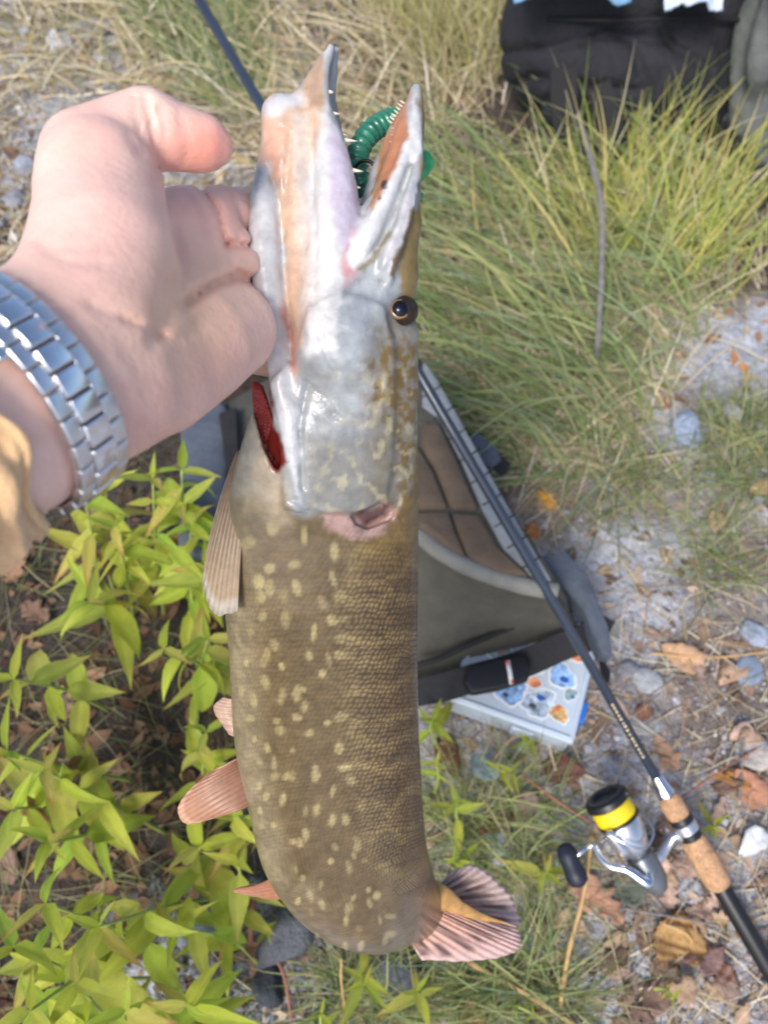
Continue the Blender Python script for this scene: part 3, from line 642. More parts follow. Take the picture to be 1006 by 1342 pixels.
    p = to_ground(sample(Z4, 1300)); n = len(p)
    blades('straw', p, RNG.uniform(0, 6.28, n), RNG.uniform(.03, .14, n), RNG.uniform(-.05, .2, n), RNG.uniform(.1, .5, n), RNG.uniform(.0007, .0020, n), pick(STRAW + [(150, 120, 96), (130, 104, 84), (200, 180, 160)], n), 'dry straw and needles scattered over the gravel', SM)
    Z5 = [(-40, 60), (300, 100), (330, 330), (0, 360), (-40, 360)]
    p = to_ground(sample(Z5, 1300)); n = len(p)
    blades('straw', p, n_(2.2, 1.2, n), RNG.uniform(.03, .16, n), RNG.uniform(-.05, .2, n), RNG.uniform(.1, .5, n), RNG.uniform(.0010, .0026, n), pick(STRAW + [(150, 130, 106), (134, 120, 100)], n), 'flattened straw on the bare path behind the hand', SM)
grass()
def scatter(name, px, size, kindmesh, pal, label, cat, m, flat=.6, jit=.2):
    """many small faceted pieces in one mesh"""
    V0, F0 = kindmesh; P = to_ground(px); n = len(P)
    s = RNG.uniform(*size, n) * RNG.choice([.6, .8, 1, 1, 1.3], n); a = RNG.uniform(0, 6.28, n); ca, sa = np.cos(a), np.sin(a)
    sc = RNG.uniform(.65, 1.25, (n, 3)) * s[:, None]; sc[:, 2] *= flat
    Vv = V0[None] * sc[:, None] * (1 + RNG.normal(0, .12, (n, len(V0), 1)))
    tl = n_(0, .25, (n, 2))
    z = Vv[:, :, 2] + Vv[:, :, 0] * tl[:, :1] + Vv[:, :, 1] * tl[:, 1:]
    X = Vv[:, :, 0] * ca[:, None] - Vv[:, :, 1] * sa[:, None]; Y = Vv[:, :, 0] * sa[:, None] + Vv[:, :, 1] * ca[:, None]
    W_ = np.stack([X, Y, z], 2) + P[:, None]; W_[:, :, 2] += (s * flat * .3)[:, None]
    F = (np.array(F0)[None] + (np.arange(n) * len(V0))[:, None, None]).reshape(-1, len(F0[0]))
    C = np.repeat(pick(pal, n, jit), len(V0), 0)
    return tag(obj(name, mesh(name, W_.reshape(-1, 3), F, m, C, smooth=False)), label, cat, kind='stuff')
def litter():
    bm = bmesh.new(); bmesh.ops.create_icosphere(bm, subdivisions=1, radius=1); V0 = np.array([v.co for v in bm.verts]); F0 = [tuple(v.index for v in f.verts) for f in bm.faces]; bm.free()
    Zr = [(560, 640), (700, 620), (860, 560), (1040, 480), (1040, 1380), (330, 1380), (330, 1200), (560, 1150)]
    gm = mat('gravel', attr='col', rough=.9, noise=(300, .2), spec=.25)
    scatter('gravel', sample(Zr, 4200), (.0010, .0045), (V0, F0), [(172, 175, 184), (150, 153, 162), (188, 187, 188), (130, 130, 136), (162, 154, 150)], 'small grey gravel on the bare ground right of the pike', 'gravel', gm)
    scatter('gravel', sample([(-40, 100), (330, 110), (330, 360), (-40, 380)], 1600), (.002, .008), (V0, F0), [(150, 152, 158), (130, 132, 138), (170, 168, 166), (146, 136, 128)], 'grey gravel on the path behind the hand', 'gravel', gm)
    scatter('gravel', sample([(200, 1150), (460, 1150), (460, 1342), (200, 1342)], 1500), (.0012, .005), (V0, F0), [(130, 136, 148), (112, 116, 124), (96, 96, 102), (150, 152, 158)], 'blue grey grit below the pike belly', 'gravel', gm)
    # flakes: bent little diamonds of crumbled leaf
    V1 = np.array([(-1, 0, 0), (-.3, -.5, .15), (.4, -.45, .1), (1, 0, .25), (.35, .5, .12), (-.35, .45, .2), (0, 0, -.05)]); F1 = [(0, 1, 6), (1, 2, 6), (2, 3, 6), (3, 4, 6), (4, 5, 6), (5, 0, 6)]
    lm = mat('crumbled_leaf', attr='col', rough=.85, trans=.15, spec=.2)
    BR = [(150, 126, 110), (178, 154, 134), (122, 100, 88), (200, 178, 160), (110, 94, 86), (186, 160, 136), (166, 158, 152)]
    scatter('leaf_litter', sample(Zr, 850), (.004, .013), (V1, F1), BR, 'crumbled brown leaf litter on the gravel right of the pike', 'leaf litter', lm)
    scatter('leaf_litter', sample([(-40, 580), (330, 580), (330, 1342), (-40, 1342)], 1100), (.004, .015), (V1, F1), [(104, 78, 62), (130, 100, 80), (84, 66, 56), (150, 120, 98)], 'brown leaf litter on the dark soil under the plants', 'leaf litter', lm)
    scatter('leaf_litter', sample([(-40, -20), (660, -20), (600, 160), (300, 200), (280, 340), (-40, 360)], 1300), (.005, .018), (V1, F1), [(170, 140, 112), (196, 176, 150), (140, 112, 92), (186, 150, 110), (206, 200, 190)], 'scattered leaf litter on the path behind the hand', 'leaf litter', lm)
    scatter('leaf_litter', sample([(560, 200), (1006, 220), (1006, 560), (700, 640)], 260), (.005, .016), (V1, F1), [(176, 140, 112), (190, 130, 90), (206, 190, 160), (140, 110, 90)], 'leaf litter caught in the long grass', 'leaf litter', lm)
litter()

# ------------------------------------------------------------------ stones, twigs, fallen leaves
def stone(px, py, w, h, col, label, seed, group=None):
    bm = bmesh.new(); bmesh.ops.create_icosphere(bm, subdivisions=4, radius=1)
    rg = random.Random(seed); k = [Vector((rg.gauss(0, 1), rg.gauss(0, 1), rg.gauss(0, 1))).normalized() for _ in range(11)]; o = [rg.uniform(.62, .95) for _ in k]
    for v in bm.verts:
        d = min([1.0] + [oo / max(v.co.normalized().dot(q), .01) for q, oo in zip(k, o)]); v.co = v.co * (d * .9 + .1)
        v.co *= 1 + .05 * (float(fbm(np.array(v.co.x * 3 + seed), np.array(v.co.y * 3 + v.co.z * 2), seed, 3)) - .5)
        v.co = Vector((v.co.x * w / 2, v.co.y * w / 2 * rg_(seed), v.co.z * h))
    p = GG(px, py); bmesh.ops.transform(bm, matrix=Matrix.Translation(Vector(p) + Vector((0, 0, h * .25))) @ Matrix.Rotation(seed * 1.3, 4, 'Z'), verts=bm.verts)
    tag(obj('stone', from_bm('stone', bm, mat('stone_grey', lin(*col), .9, noise=[(60, .2), (300, .25)], bump=[(80, .004), (400, .0015)]), True)), label, 'stone', group)
def rg_(s): return .65 + (s * .37 % .35)
STS = [(372, 1232, .085, .035, (96, 98, 106), 'dark blue grey stone under the pike tail bend'), (352, 1290, .05, .022, (58, 64, 72), 'small dark stone beside a red stem below the pike'), (262, 1215, .06, .02, (126, 132, 146), 'bluish stone among leafy plants below the pike'), (900, 566, .075, .02, (150, 164, 190), 'pale blue stone in the grass near the trouser leg'), (850, 895, .05, .008, (168, 172, 176), 'flat pale stone on gravel right of the rod'),
       (822, 880, .035, .010, (140, 140, 146), 'small grey stone right of the tackle box'), (985, 830, .05, .012, (150, 160, 178), 'bluish stone between dead leaves on the gravel'), (975, 880, .055, .012, (128, 142, 162), 'slate blue stone beside a tan dead leaf'), (958, 545, .04, .018, (150, 152, 164), 'grey stone beside the pale blue stone'), (520, 1278, .06, .02, (86, 90, 100), 'dark stone below the pike belly'),
       (36, 220, .06, .02, (150, 154, 166), 'pale grey stone on the path behind the hand'), (20, 262, .05, .016, (140, 142, 150), 'grey stone on the path near the wrist'), (78, 60, .07, .02, (196, 196, 196), 'whitish stone at the edge of the dry grass'), (660, 1110, .06, .018, (150, 152, 160), 'grey stone above the tail fin')]
for i, a in enumerate(STS): stone(*a, seed=i + 3)
wood = mat('bark_grey', lin(128, 124, 122), .9, noise=[(80, .25)], bump=(200, .003)); stalk = mat('dry_stalk', lin(196, 160, 108), .7, noise=(60, .15)); redst = mat('red_stem', lin(150, 100, 84), .7, noise=(80, .2))
def twig(pts, r0, r1, m, label, name='twig', lift=.006):
    P = np.array([GG(x, y, 0) + np.array((0, 0, l)) for x, y, l in pts]); n = 5 * len(pts); Q = bez(P, n)
    tag(obj(name, tube(name, Q, np.linspace(r0, r1, n) * (1 + .12 * np.sin(np.arange(n) * 1.7)), m, 8)), label, 'twig')
twig([(738, 222, .13), (752, 290, .14), (764, 350, .14), (769, 420, .11), (771, 500, .06)], .0062, .0046, wood, 'bare grey twig lying in the long grass below the black backpack')
twig([(612, 1262, .02), (680, 1300, .02), (760, 1350, .015)], .0030, .0026, stalk, 'straight pale straw stalk below the tail fin', 'stalk')
twig([(762, 1100, .06), (752, 1180, .05), (738, 1250, .03), (730, 1330, .01)], .0018, .0030, stalk, 'upright golden stalk beside the reel knob', 'stalk')
twig([(338, 1170, .03), (334, 1230, .03), (336, 1290, .01)], .0040, .0034, redst, 'thick reddish stem below the pike belly', 'stem'); twig([(338, 1240, .03), (372, 1270, .03), (384, 1342, .01)], .0022, .0016, redst, 'thin curved reddish stem below the pike belly', 'stem')
twig([(850, 860, .01), (930, 866, .012), (1006, 858, .012)], .0018, .0012, stalk, 'thin pale twig across the gravel near tan leaves'); twig([(872, 1060, .02), (930, 1020, .02), (1000, 976, .012)], .0014, .0010, redst, 'thin reddish twig beside the cork grip')
twig([(968, 968, .012), (966, 1020, .012), (964, 1050, .01)], .0026, .0022, wood, 'short grey twig on the gravel right of the rod'); twig([(860, 1210, .012), (890, 1225, .02), (905, 1240, .01)], .0018, .0012, stalk, 'short pale twig above the speckled leaf')
twig([(455, 1342, .01), (450, 1290, .05), (452, 1262, .09)], .0016, .0010, stalk, 'slender dry stalk standing in front of the pike bend', 'stalk'); twig([(640, 1010, .03), (660, 985, .045), (690, 965, .03)], .0010, .0008, stalk, 'thin dry stem lying by the round grey leaf')
twig([(680, 1020, .02), (740, 1070, .035), (800, 1100, .03)], .0020, .0014, redst, 'reddish brown stem lying behind the reel'); twig([(800, 1190, .01), (880, 1205, .02), (940, 1215, .01)], .0016, .001, wood, 'thin grey twig under the cork grip')

def leafmesh(name, L, Wd, prof, fold, curl, cols, m, nl=8, na=4, serr=0, wav=0, seed=0):
    """a single leaf: base at origin, tip along +X, a midrib fold and a bend along its length"""
    rg = np.random.default_rng(seed); V = []; C = []
    for i in range(nl + 1):
        t = i / nl; w = Wd / 2 * prof(t) * (1 + (serr * (1 if i % 2 else -1) if 0 < i < nl else 0)); th = curl * t
        cx = L * (math.sin(th) / curl if abs(curl) > 1e-3 else t); cz = -L * ((1 - math.cos(th)) / curl if abs(curl) > 1e-3 else 0)
        for j in range(na + 1):
            v = j / na * 2 - 1; z = fold * abs(v) * w + wav * w * math.sin(t * 9 + seed + v * 2) * abs(v)
            V.append((cx, v * w, cz + z)); c = cols(t, v) * rg.uniform(.92, 1.08); C.append(c)
    k = na + 1; Fc = [(i * k + j, (i + 1) * k + j, (i + 1) * k + j + 1, i * k + j + 1) for i in range(nl) for j in range(na)]
    return mesh(name, V, Fc, m, np.array(C))
LANCE = lambda t: max(.015, math.sin(math.pi * min(1, t ** .62)) ** 1.0 * (1.06 - .30 * t))
OVATE = lambda t: max(.03, math.sin(math.pi * t ** .62) ** .75)
ROUND = lambda t: max(.03, math.sin(math.pi * t ** .85) ** .55)
LOBED = lambda t: max(.03, math.sin(math.pi * t ** .7) ** .6 * (.72 + .30 * math.cos(t * 21)))
DM = mat('dead_leaf', attr='col', rough=.75, trans=.2, noise=[(120, .18)], bump=(160, .003), spec=.3)
def solid(o, t=.0006):
    md = o.modifiers.new('thick', 'SOLIDIFY'); md.thickness = t; md.offset = 0
def fallen(px, py, size, col, prof, label, group=None, seed=0, az=None, wr=.75, speck=None, fold=.2, curl=None, lift=.004):
    rg = random.Random(seed * 31 + 5); c0 = lin(*col)
    def cols(t, v):
        c = c0 * (1.12 if abs(v) < .1 else 1 - .12 * abs(v)) * (0.9 + .2 * t)
        if speck is not None and (int(t * 23 + v * 9) % 3 == 0): c = lin(*speck)
        return c
    lobed = prof is LOBED
    me = leafmesh('fallen_leaf', size, size * wr, prof, fold, curl if curl is not None else rg.uniform(-.9, 1.1), cols, DM, 14 if (lobed or speck) else 8, 6 if speck else 4, 0.05, .18, seed)
    o = bpy.data.objects.new('fallen_leaf', me); link(o); p = GG(px, py, .01)
    R = Matrix.Rotation(az if az is not None else rg.uniform(0, 6.28), 4, 'Z') @ Matrix.Rotation(rg.uniform(-.35, .35), 4, 'X') @ Matrix.Rotation(rg.uniform(-.35, .25), 4, 'Y')
    ctr = R @ Vector((size / 2, 0, 0)); low = min((R @ v.co).z for v in me.vertices)
    o.matrix_world = Matrix.Translation(Vector((p[0] - ctr.x, p[1] - ctr.y, float(gz(p[0], p[1])) - low + lift * .3))) @ R
    solid(o); return tag(o, label, 'leaf', group)
NAMED = [(632, 1012, .042, (168, 186, 180), ROUND, 'round pale grey-green leaf by the tackle box corner', .95), (830, 1166, .052, (128, 136, 124), OVATE, 'grey-green fallen leaf under the reel', .85), (795, 1188, .050, (216, 168, 142), LOBED, 'pinkish tan lobed leaf below the reel', .8), (768, 1172, .045, (206, 160, 136), OVATE, 'pinkish leaf beside the golden stalk', .8),
         (718, 655, .040, (222, 164, 66), LOBED, 'bright orange-yellow lobed leaf at the edge of the grass', .9), (585, 321, .036, (232, 170, 100), OVATE, 'orange leaf on the green grass beside the pike head', .8), (698, 692, .032, (206, 140, 80), OVATE, 'small orange leaf beside the backpack band', .7), (836, 448, .030, (206, 150, 110), OVATE, 'small tan leaf in the grass right of the twig', .8),
         (772, 512, .034, (206, 168, 120), OVATE, 'tan leaf at the lower end of the bare twig', .7), (895, 858, .062, (212, 172, 138), OVATE, 'large tan curled leaf on the grey gravel', .6), (960, 882, .055, (222, 186, 156), OVATE, 'pale tan leaf folded beside the slate blue stone', .5), (988, 985, .055, (214, 206, 198), ROUND, 'whitish round leaf on the gravel', .9),
         (958, 1018, .052, (206, 150, 86), OVATE, 'ochre curled leaf standing on the gravel', .45), (875, 985, .048, (210, 168, 136), LOBED, 'tan leaf beside the gilt lettering of the rod', .7), (985, 1030, .055, (190, 140, 116), OVATE, 'reddish tan leaf at the gravel edge', .7), (985, 1106, .045, (224, 228, 232), OVATE, 'whitish leaf right of the rear cork grip', .6),
         (890, 1236, .066, (196, 158, 104), ROUND, 'speckled yellow-brown leaf near the rod butt', .85), (925, 1255, .065, (158, 128, 122), LOBED, 'mauve brown leaf beside the speckled leaf', .8), (948, 1212, .030, (168, 164, 96), LANCE, 'yellow olive slender leaf beside the rear shaft', .35), (620, 1320, .055, (150, 96, 66), OVATE, 'dark rust brown leaf below the tail fin', .5),
         (940, 680, .045, (206, 176, 146), OVATE, 'pale tan leaf at the foot of the right grass', .6), (845, 930, .03, (168, 120, 96), OVATE, 'small russet leaf above the gilt lettering', .7), (650, 1075, .06, (130, 96, 78), OVATE, 'dark brown leaf above the fine grass', .6), (686, 1060, .045, (150, 132, 124), OVATE, 'mauve grey folded leaf near the tackle box', .6),
         (590, 990, .06, (122, 88, 64), OVATE, 'dark brown leaf under the tackle box edge', .5), (742, 1010, .055, (120, 86, 76), OVATE, 'maroon brown leaf below the tackle box corner', .7), (1000, 640, .05, (196, 164, 130), OVATE, 'tan leaf on the right gravel edge', .7), (60, 40, .05, (206, 206, 202), OVATE, 'whitish leaf on the path by the dry grass', .7),
         (108, 75, .035, (212, 180, 130), OVATE, 'yellowish leaf on the path by the dry grass', .7), (30, 40, .04, (190, 190, 190), OVATE, 'pale grey leaf on the path', .7), (705, 632, .05, (196, 170, 140), OVATE, 'beige leaf in the dry grass above the orange-yellow leaf', .7), (10, 1130, .05, (150, 124, 108), OVATE, 'faded brown leaf on the dark soil under the plants', .5),
         (315, 205, .05, (222, 196, 160), OVATE, 'cream leaf behind the thumb tip', .6), (185, 730, .06, (160, 126, 104), LOBED, 'withered brown leaf under the plants beside the backpack', .7), (45, 800, .06, (150, 118, 98), LOBED, 'withered brown leaf under the sleeve', .7), (20, 740, .055, (176, 136, 110), LOBED, 'curled pinkish brown leaf under the sleeve', .7)]
for i, (x, y, s, c, pf, lab, wr) in enumerate(NAMED): fallen(x, y, s, c, pf, lab, seed=i + 1, wr=wr, speck=(120, 84, 52) if 'speckled' in lab else None, fold=.12 if pf is ROUND else .22, curl=.25 if pf is ROUND else None, lift=.10 if 'tackle box corner' in lab and pf is ROUND else .004)
rl = random.Random(77)
Zl = [(800, 820), (1006, 780), (1006, 1342), (700, 1342), (690, 1180), (860, 1180), (840, 1000)]
KIND = [((190, 162, 136), 'tan dead leaf lying on the gravel beside the rod', 'tan dead leaves beside the rod'), ((138, 114, 100), 'brown dead leaf lying on the gravel beside the rod', 'brown dead leaves beside the rod'), ((200, 172, 156), 'pinkish dead leaf lying on the gravel beside the rod', 'pinkish dead leaves beside the rod')]
for i, (x, y) in enumerate(sample(Zl, 48)):
    c, lab, gp = KIND[i % 3]; pf, sh = [(OVATE, 'oval'), (LOBED, 'lobed'), (LANCE, 'slender')][(i // 3) % 3]; pl_ = 'near the rod butt' if y > 1150 else 'beside the cork grips'; lab = sh + ' ' + lab.replace('beside the rod', pl_); gp = sh + ' ' + gp.replace('beside the rod', pl_); fk = rl.uniform(.82, 1.08); cc = tuple(v * fk for v in c); fallen(x, y, rl.uniform(.022, .044), cc, pf, lab, gp, seed=100 + i, wr=rl.uniform(.45, .85))

# ------------------------------------------------------------------ leafy plants
LM = mat('living_leaf', attr='col', rough=.5, trans=.45, rnd=.15, noise=[(60, .08)], bump=(140, .0015), spec=.35)
def vcol(a, b, tipc, tip):
    def f(t, v):
        c = lin(*a) * (1 - t) + lin(*b) * t
        if abs(v) < .1: c = c * 1.15
        return c + (lin(*tipc) - c) * (float(sstep(tip, tip + .2, t + .12 * abs(v))) if tip < 1 else 0)
    return f
VAR = []
PAL = [((196, 214, 78), (210, 224, 96), (214, 190, 90), 2), ((210, 220, 88), (222, 226, 108), (220, 196, 90), 2), ((190, 208, 80), (206, 216, 92), (206, 180, 96), .9), ((200, 212, 94), (218, 218, 110), (226, 196, 110), .85), ((176, 204, 80), (196, 214, 92), (190, 170, 96), 2), ((208, 210, 104), (226, 208, 116), (214, 164, 104), .75)]
for i, (a, b, tc_, tp) in enumerate(PAL):
    for q in range(2): VAR.append(leafmesh('leaf', 1.0, .26 + .05 * q, LANCE, .38, (.35 + .9 * q) * (1 if i != 3 else -.2), vcol(a, b, tc_, tp), LM, 7, 4, .03, .10, i * 2 + q))
DEAD = leafmesh('withered_leaf', 1.0, .26, LANCE, .7, 1.6, vcol((176, 132, 96), (196, 150, 110), (150, 110, 80), .6), DM, 7, 4, .05, .3, 3)
stemm = mat('green_stem', lin(158, 172, 92), .6, noise=(60, .15))
def plant(px, py, h, nodes, leafL, label, group=None, seed=0, lean=.06, var=None, dead=0):
    rg = random.Random(seed); top = G(px, py, h); az = rg.uniform(0, 6.28); base = np.array((top[0] + lean * math.cos(az), top[1] + lean * math.sin(az), 0)); base[2] = float(gz(base[0], base[1])) - .004
    root = empty('leafy_plant', base, label, 'plant', group)
    P = bez([base, base + (top - base) * .5 + np.array((rg.uniform(-.01, .01), rg.uniform(-.01, .01), .01)), top], 14); obj('stem', tube('stem', P, np.linspace(.0026, .0012, 14), stemm, 6), root)
    ph = rg.uniform(0, 6.28); ro = Vector(base); first = True
    def leaf(me, p, a, el, L, roll=0, nm='leaf'):
        o = bpy.data.objects.new(nm, me); link(o, root)
        o.matrix_local = Matrix.Translation(Vector(p) - ro) @ Matrix.Rotation(a, 4, 'Z') @ Matrix.Rotation(-el, 4, 'Y') @ Matrix.Rotation(roll, 4, 'X') @ Matrix.Diagonal((L, L * rg.uniform(.85, 1.15), L, 1))
    for k in range(nodes):
        t = 1 - (k / max(nodes, 1)) ** 1.1 * .80; i = t * 13; p = P[int(i)] + (P[min(int(i) + 1, 13)] - P[int(i)]) * (i % 1)
        g = min(1, .52 + .20 * k)
        for q in range(2 if k else 3):
            a = ph + k * 1.45 + q * (math.pi if k else 2.1) + rg.uniform(-.3, .3); el = rg.uniform(-.1, .9) if k < 1 else rg.uniform(-.75, .45)
            vs_ = VAR if var is None else [VAR[v] for v in var]
            if dead and rg.random() < dead and k > 1: leaf(DEAD, p, a, -.9, leafL * .8, 0, 'withered_leaf')
            else: leaf(rg.choice(vs_), p, a, el, leafL * g * rg.uniform(.6, 1.2), rg.uniform(-.7, .7))
    return root
TOPS = [(200, 628, .30), (150, 690, .28), (240, 660, .26), (18, 890, .28), (215, 850, .27), (58, 1010, .25), (18, 1060, .22), (262, 1110, .22), (306, 1072, .22), (312, 1128, .20),
        (60, 1185, .3), (130, 1215, .3), (18, 1240, .28), (232, 1215, .2), (100, 1290, .3), (40, 1325, .3), (165, 1325, .26), (246, 1318, .2), (206, 700, .3), (272, 838, .24), (140, 640, .24), (280, 1010, .2), (10, 985, .24), (112, 655, .26), (238, 616, .30), (268, 742, .25), (116, 790, .20), (250, 690, .24), (270, 960, .22), (64, 1105, .2)]
for i, (x, y, h) in enumerate(TOPS): 
    where = 'beside the backpack under the watch' if y < 780 else ('behind the pelvic fins of the pike' if x > 165 and y < 1140 else ('under the tan sleeve' if y < 1050 else 'over the grey grit below the pike belly'))
    plant(x, y, h, 5, random.Random(i).uniform(.070, .100), 'yellow-green leafy plant ' + where, 'leafy plants ' + where, i + 10, dead=.10)
SM_ = [(566, 945, .12, 3, .056, 'small leafy sprout beside the tackle box corner', (0, 4, 8)), (598, 1052, .10, 3, .052, 'yellow star-shaped sprout below the tackle box', (2, 6, 7)), (572, 1000, .08, 2, .036, 'small green seedling beside the pike flank', (0, 2)), (594, 1130, .06, 3, .034, 'bright green seedling above the tail fin', (2, 0)), (670, 1012, .05, 2, .050, 'low lime seedling beside the round grey leaf', (6, 2)), (716, 1145, .05, 3, .050, 'olive yellow plant beside the reel knob', (4, 10)),
       (935, 1085, .05, 3, .038, 'pale lime seedling right of the cork grip', (2, 6)), (478, 1290, .10, 3, .058, 'lime seedling under the pike bend', (0, 2, 6)), (546, 1300, .09, 3, .060, 'yellowish seedling below the tail fin base', (2, 6, 10)), (700, 1330, .03, 2, .028, 'tiny green seedling on the gravel below the reel', (0, 2)), (880, 1310, .03, 2, .026, 'tiny seedling near the rod butt', (2, 4)), (420, 1330, .05, 2, .040, 'small green seedling beside the dark stone', (0, 4)), (690, 975, .05, 2, .045, 'green seedling at the front of the tackle box', (4, 8)), (350, 1215, .05, 2, .034, 'small seedling on the reddish stem below the pike', (0, 2))]
for i, (x, y, h, k, L, lab, v) in enumerate(SM_): plant(x, y, h, k, L, lab, None, 200 + i, .015, v)
# ------------------------------------------------------------------ the pike
def fish():
    root = empty('pike', W(430, 760, 0.40), 'large olive pike with pale spots and gaping jaws hanging from the hand', 'fish')
    tilt = math.radians(17)
    B = np.array(((1, 0, 0), (0, math.cos(tilt), math.sin(tilt)), (0, -math.sin(tilt), math.cos(tilt))))
    r = lambda px, d: px * d / FOCAL
    tl = math.radians(18)
    E1 = np.array((-math.cos(tl), 0, math.sin(tl)))
    def e1(a): return np.array((-math.cos(a) * math.cos(tl), -math.sin(a) * math.cos(tl), math.sin(tl)))
    S = Sdf(B, (0, 0, 0), (0.01, 0.01, 0.01), 0.0012)
    ctl = [K(x, y, d) for x, y, d in ((318, 40, .32), (318, 40, .40), (580, 40, .32), (300, 600, .33), (575, 1280, .66), (300, 700, .44), (340, 1280, .50), (300, 1100, .46), (600, 1150, .66))]
    gp = np.array([S.g(p) for p in ctl]); S = Sdf(B, gp.min(0) - 0.012, gp.max(0) + 0.012, 0.0013)
    body = [(434, 560, .365, 108, 60, 0), (428, 640, .378, 124, 68, 0), (424, 760, .402, 128, 76, 0), (426, 850, .424, 124, 78, 0), (430, 950, .449, 122, 76, 0), (436, 1000, .46, 118, 74, 0.06),
            (443, 1050, .475, 114, 72, 0.1), (452, 1100, .49, 109, 70, 0.2), (474, 1146, .512, 95, 64, 0.5), (510, 1180, .55, 72, 48, 0.85), (544, 1192, .60, 46, 32, 1.0), (578, 1192, .635, 32, 16, 1.1)]
    fine = bez([np.array(q) for q in body], 56)
    S.ell([(K(x, y, d), r(a, d), r(b, d), e1(an)) for x, y, d, a, b, an in fine], 0.006)
    head = [(436, 640, .376, 112, 64), (446, 560, .366, 104, 62), (454, 490, .359, 99, 58), (468, 420, .352, 86, 52), (490, 350, .347, 62, 44), (512, 290, .345, 40, 36)]
    S.ell([(K(x, y, d), r(a, d), r(b, d), E1) for x, y, d, a, b in head], 0.006)
    # upper jaw and lip
    up = [(512, 290, .345, 38, 34), (528, 215, .344, 25, 28), (541, 155, .342, 15, 18), (545, 118, .341, 8, 9)]
    S.ell([(K(x, y, d), r(a, d), r(b, d), np.array((-.8, .2, .55))) for x, y, d, a, b in up], 0.004)
    ch = lambda L, k: S.chain([(K(x, y, d), r(q, d)) for x, y, d, q in L], k)
    ch([(541, 128, .345, 6), (524, 175, .350, 17), (508, 225, .354, 22), (494, 275, .356, 24), (480, 330, .354, 26)], 0.003)          # palate
    ch([(546, 140, .337, 6), (538, 180, .335, 8), (521, 225, .333, 10), (497, 272, .331, 14), (478, 318, .331, 18), (470, 345, .333, 14)], 0.0015)  # white lip
    ch([(548, 145, .338, 5), (546, 220, .335, 10), (528, 290, .332, 11), (508, 345, .333, 12), (500, 380, .338, 10)], 0.002)
    # lower jaw: near ramus, throat, gill-membrane fold, far ramus
    ch([(434, 62, .333, 6), (423, 98, .333, 8), (419, 140, .334, 15), (430, 190, .334, 24), (438, 250, .335, 31), (438, 320, .337, 36), (432, 390, .341, 44), (436, 450, .344, 55)], 0.004)
    ch([(424, 75, .336, 6), (405, 120, .338, 14), (386, 165, .341, 30), (384, 210, .343, 36), (392, 280, .345, 36), (398, 360, .346, 36), (404, 440, .349, 40)], 0.003)
    ch([(368, 150, .339, 26), (366, 200, .341, 24), (376, 260, .343, 24)], 0.003)
    ch([(352, 200, .340, 12), (345, 255, .338, 17), (345, 320, .337, 21), (352, 390, .338, 19), (362, 455, .341, 16), (372, 540, .346, 13), (386, 630, .356, 10)], 0.0022)
    ch([(440, 64, .338, 5), (428, 130, .352, 12), (436, 210, .366, 20), (440, 300, .374, 26), (440, 400, .378, 40)], 0.003)
    core = S.F.copy()
    zr = (0.30, 0.375)
    # gill slit, then bony plates standing proud of the head
    S.carve(core, [(330, 496), (350, 500), (360, 560), (372, 604), (364, 618), (346, 590), (334, 545)], 0.009, zr)
    S.carve(core, [(462, 668), (500, 660), (512, 676), (480, 690), (464, 688)], 0.004, zr)
    S.plate(core, [(372, 480), (420, 452), (470, 430), (512, 440), (518, 520), (514, 600), (506, 652), (478, 670), (430, 673), (392, 668), (372, 664), (370, 600), (364, 530)], 0.0026, (0.30, 0.366), .0034)
    S.plate(core, [(404, 400), (450, 380), (505, 400), (515, 470), (500, 540), (480, 560), (450, 556), (426, 530), (402, 500), (392, 450)], 0.0040, (0.30, 0.36), .0040)
    S.plate(core, [(372, 480), (352, 500), (366, 560), (378, 610), (384, 655), (372, 664), (392, 672), (398, 620), (386, 540)], 0.0036, (0.30, 0.37))
    for ln in ([(400, 500), (424, 520), (440, 545), (470, 560), (490, 545), (500, 500)], [(420, 440), (430, 470), (445, 490)], [(474, 345), (510, 300), (540, 215)], [(500, 370), (528, 300), (546, 240)], [(440, 400), (470, 370), (500, 372)],
               [(380, 170), (374, 260), (372, 340), (380, 420), (384, 480)], [(412, 150), (410, 230), (414, 320), (410, 400)], [(350, 215), (366, 262), (370, 330)], [(384, 655), (430, 678), (470, 676), (500, 660)], [(404, 500), (392, 560), (396, 640)]):
        S.groove(ln, 3.4, 0.0015, (0.30, 0.372))
    S.groove([(480, 690), (508, 680), (520, 660)], 6, 0.002, (0.30, 0.38)); S.groove([(470, 706), (500, 700), (524, 680)], 5, 0.0012, (0.30, 0.38))
    S.groove([(530, 405), (534, 410)], 17, 0.0045, (0.30, 0.36))
    V, Q = S.surface(2, (lambda P: sstep(1120, 1190, pxof(P)[1]), 40))
    px, py = pxof(V)
    # ---- the fish's own colouring
    n = fbm(px / 22, py / 22, 3, 4); n2 = fbm(px / 9, py / 9, 8, 2); n3 = fbm(px / 20, py / 20, 55, 4)
    ys = np.array([b[1] for b in body[:9]]); bx_ = [b[0] for b in body[:9]]; ba_ = [b[3] for b in body[:9]]
    best = np.full(len(V), 1e9); u = np.zeros(len(V)); arc = np.zeros(len(V)); run = 0.0      # u: -1 belly .. +1 back, arc: metres along the spine
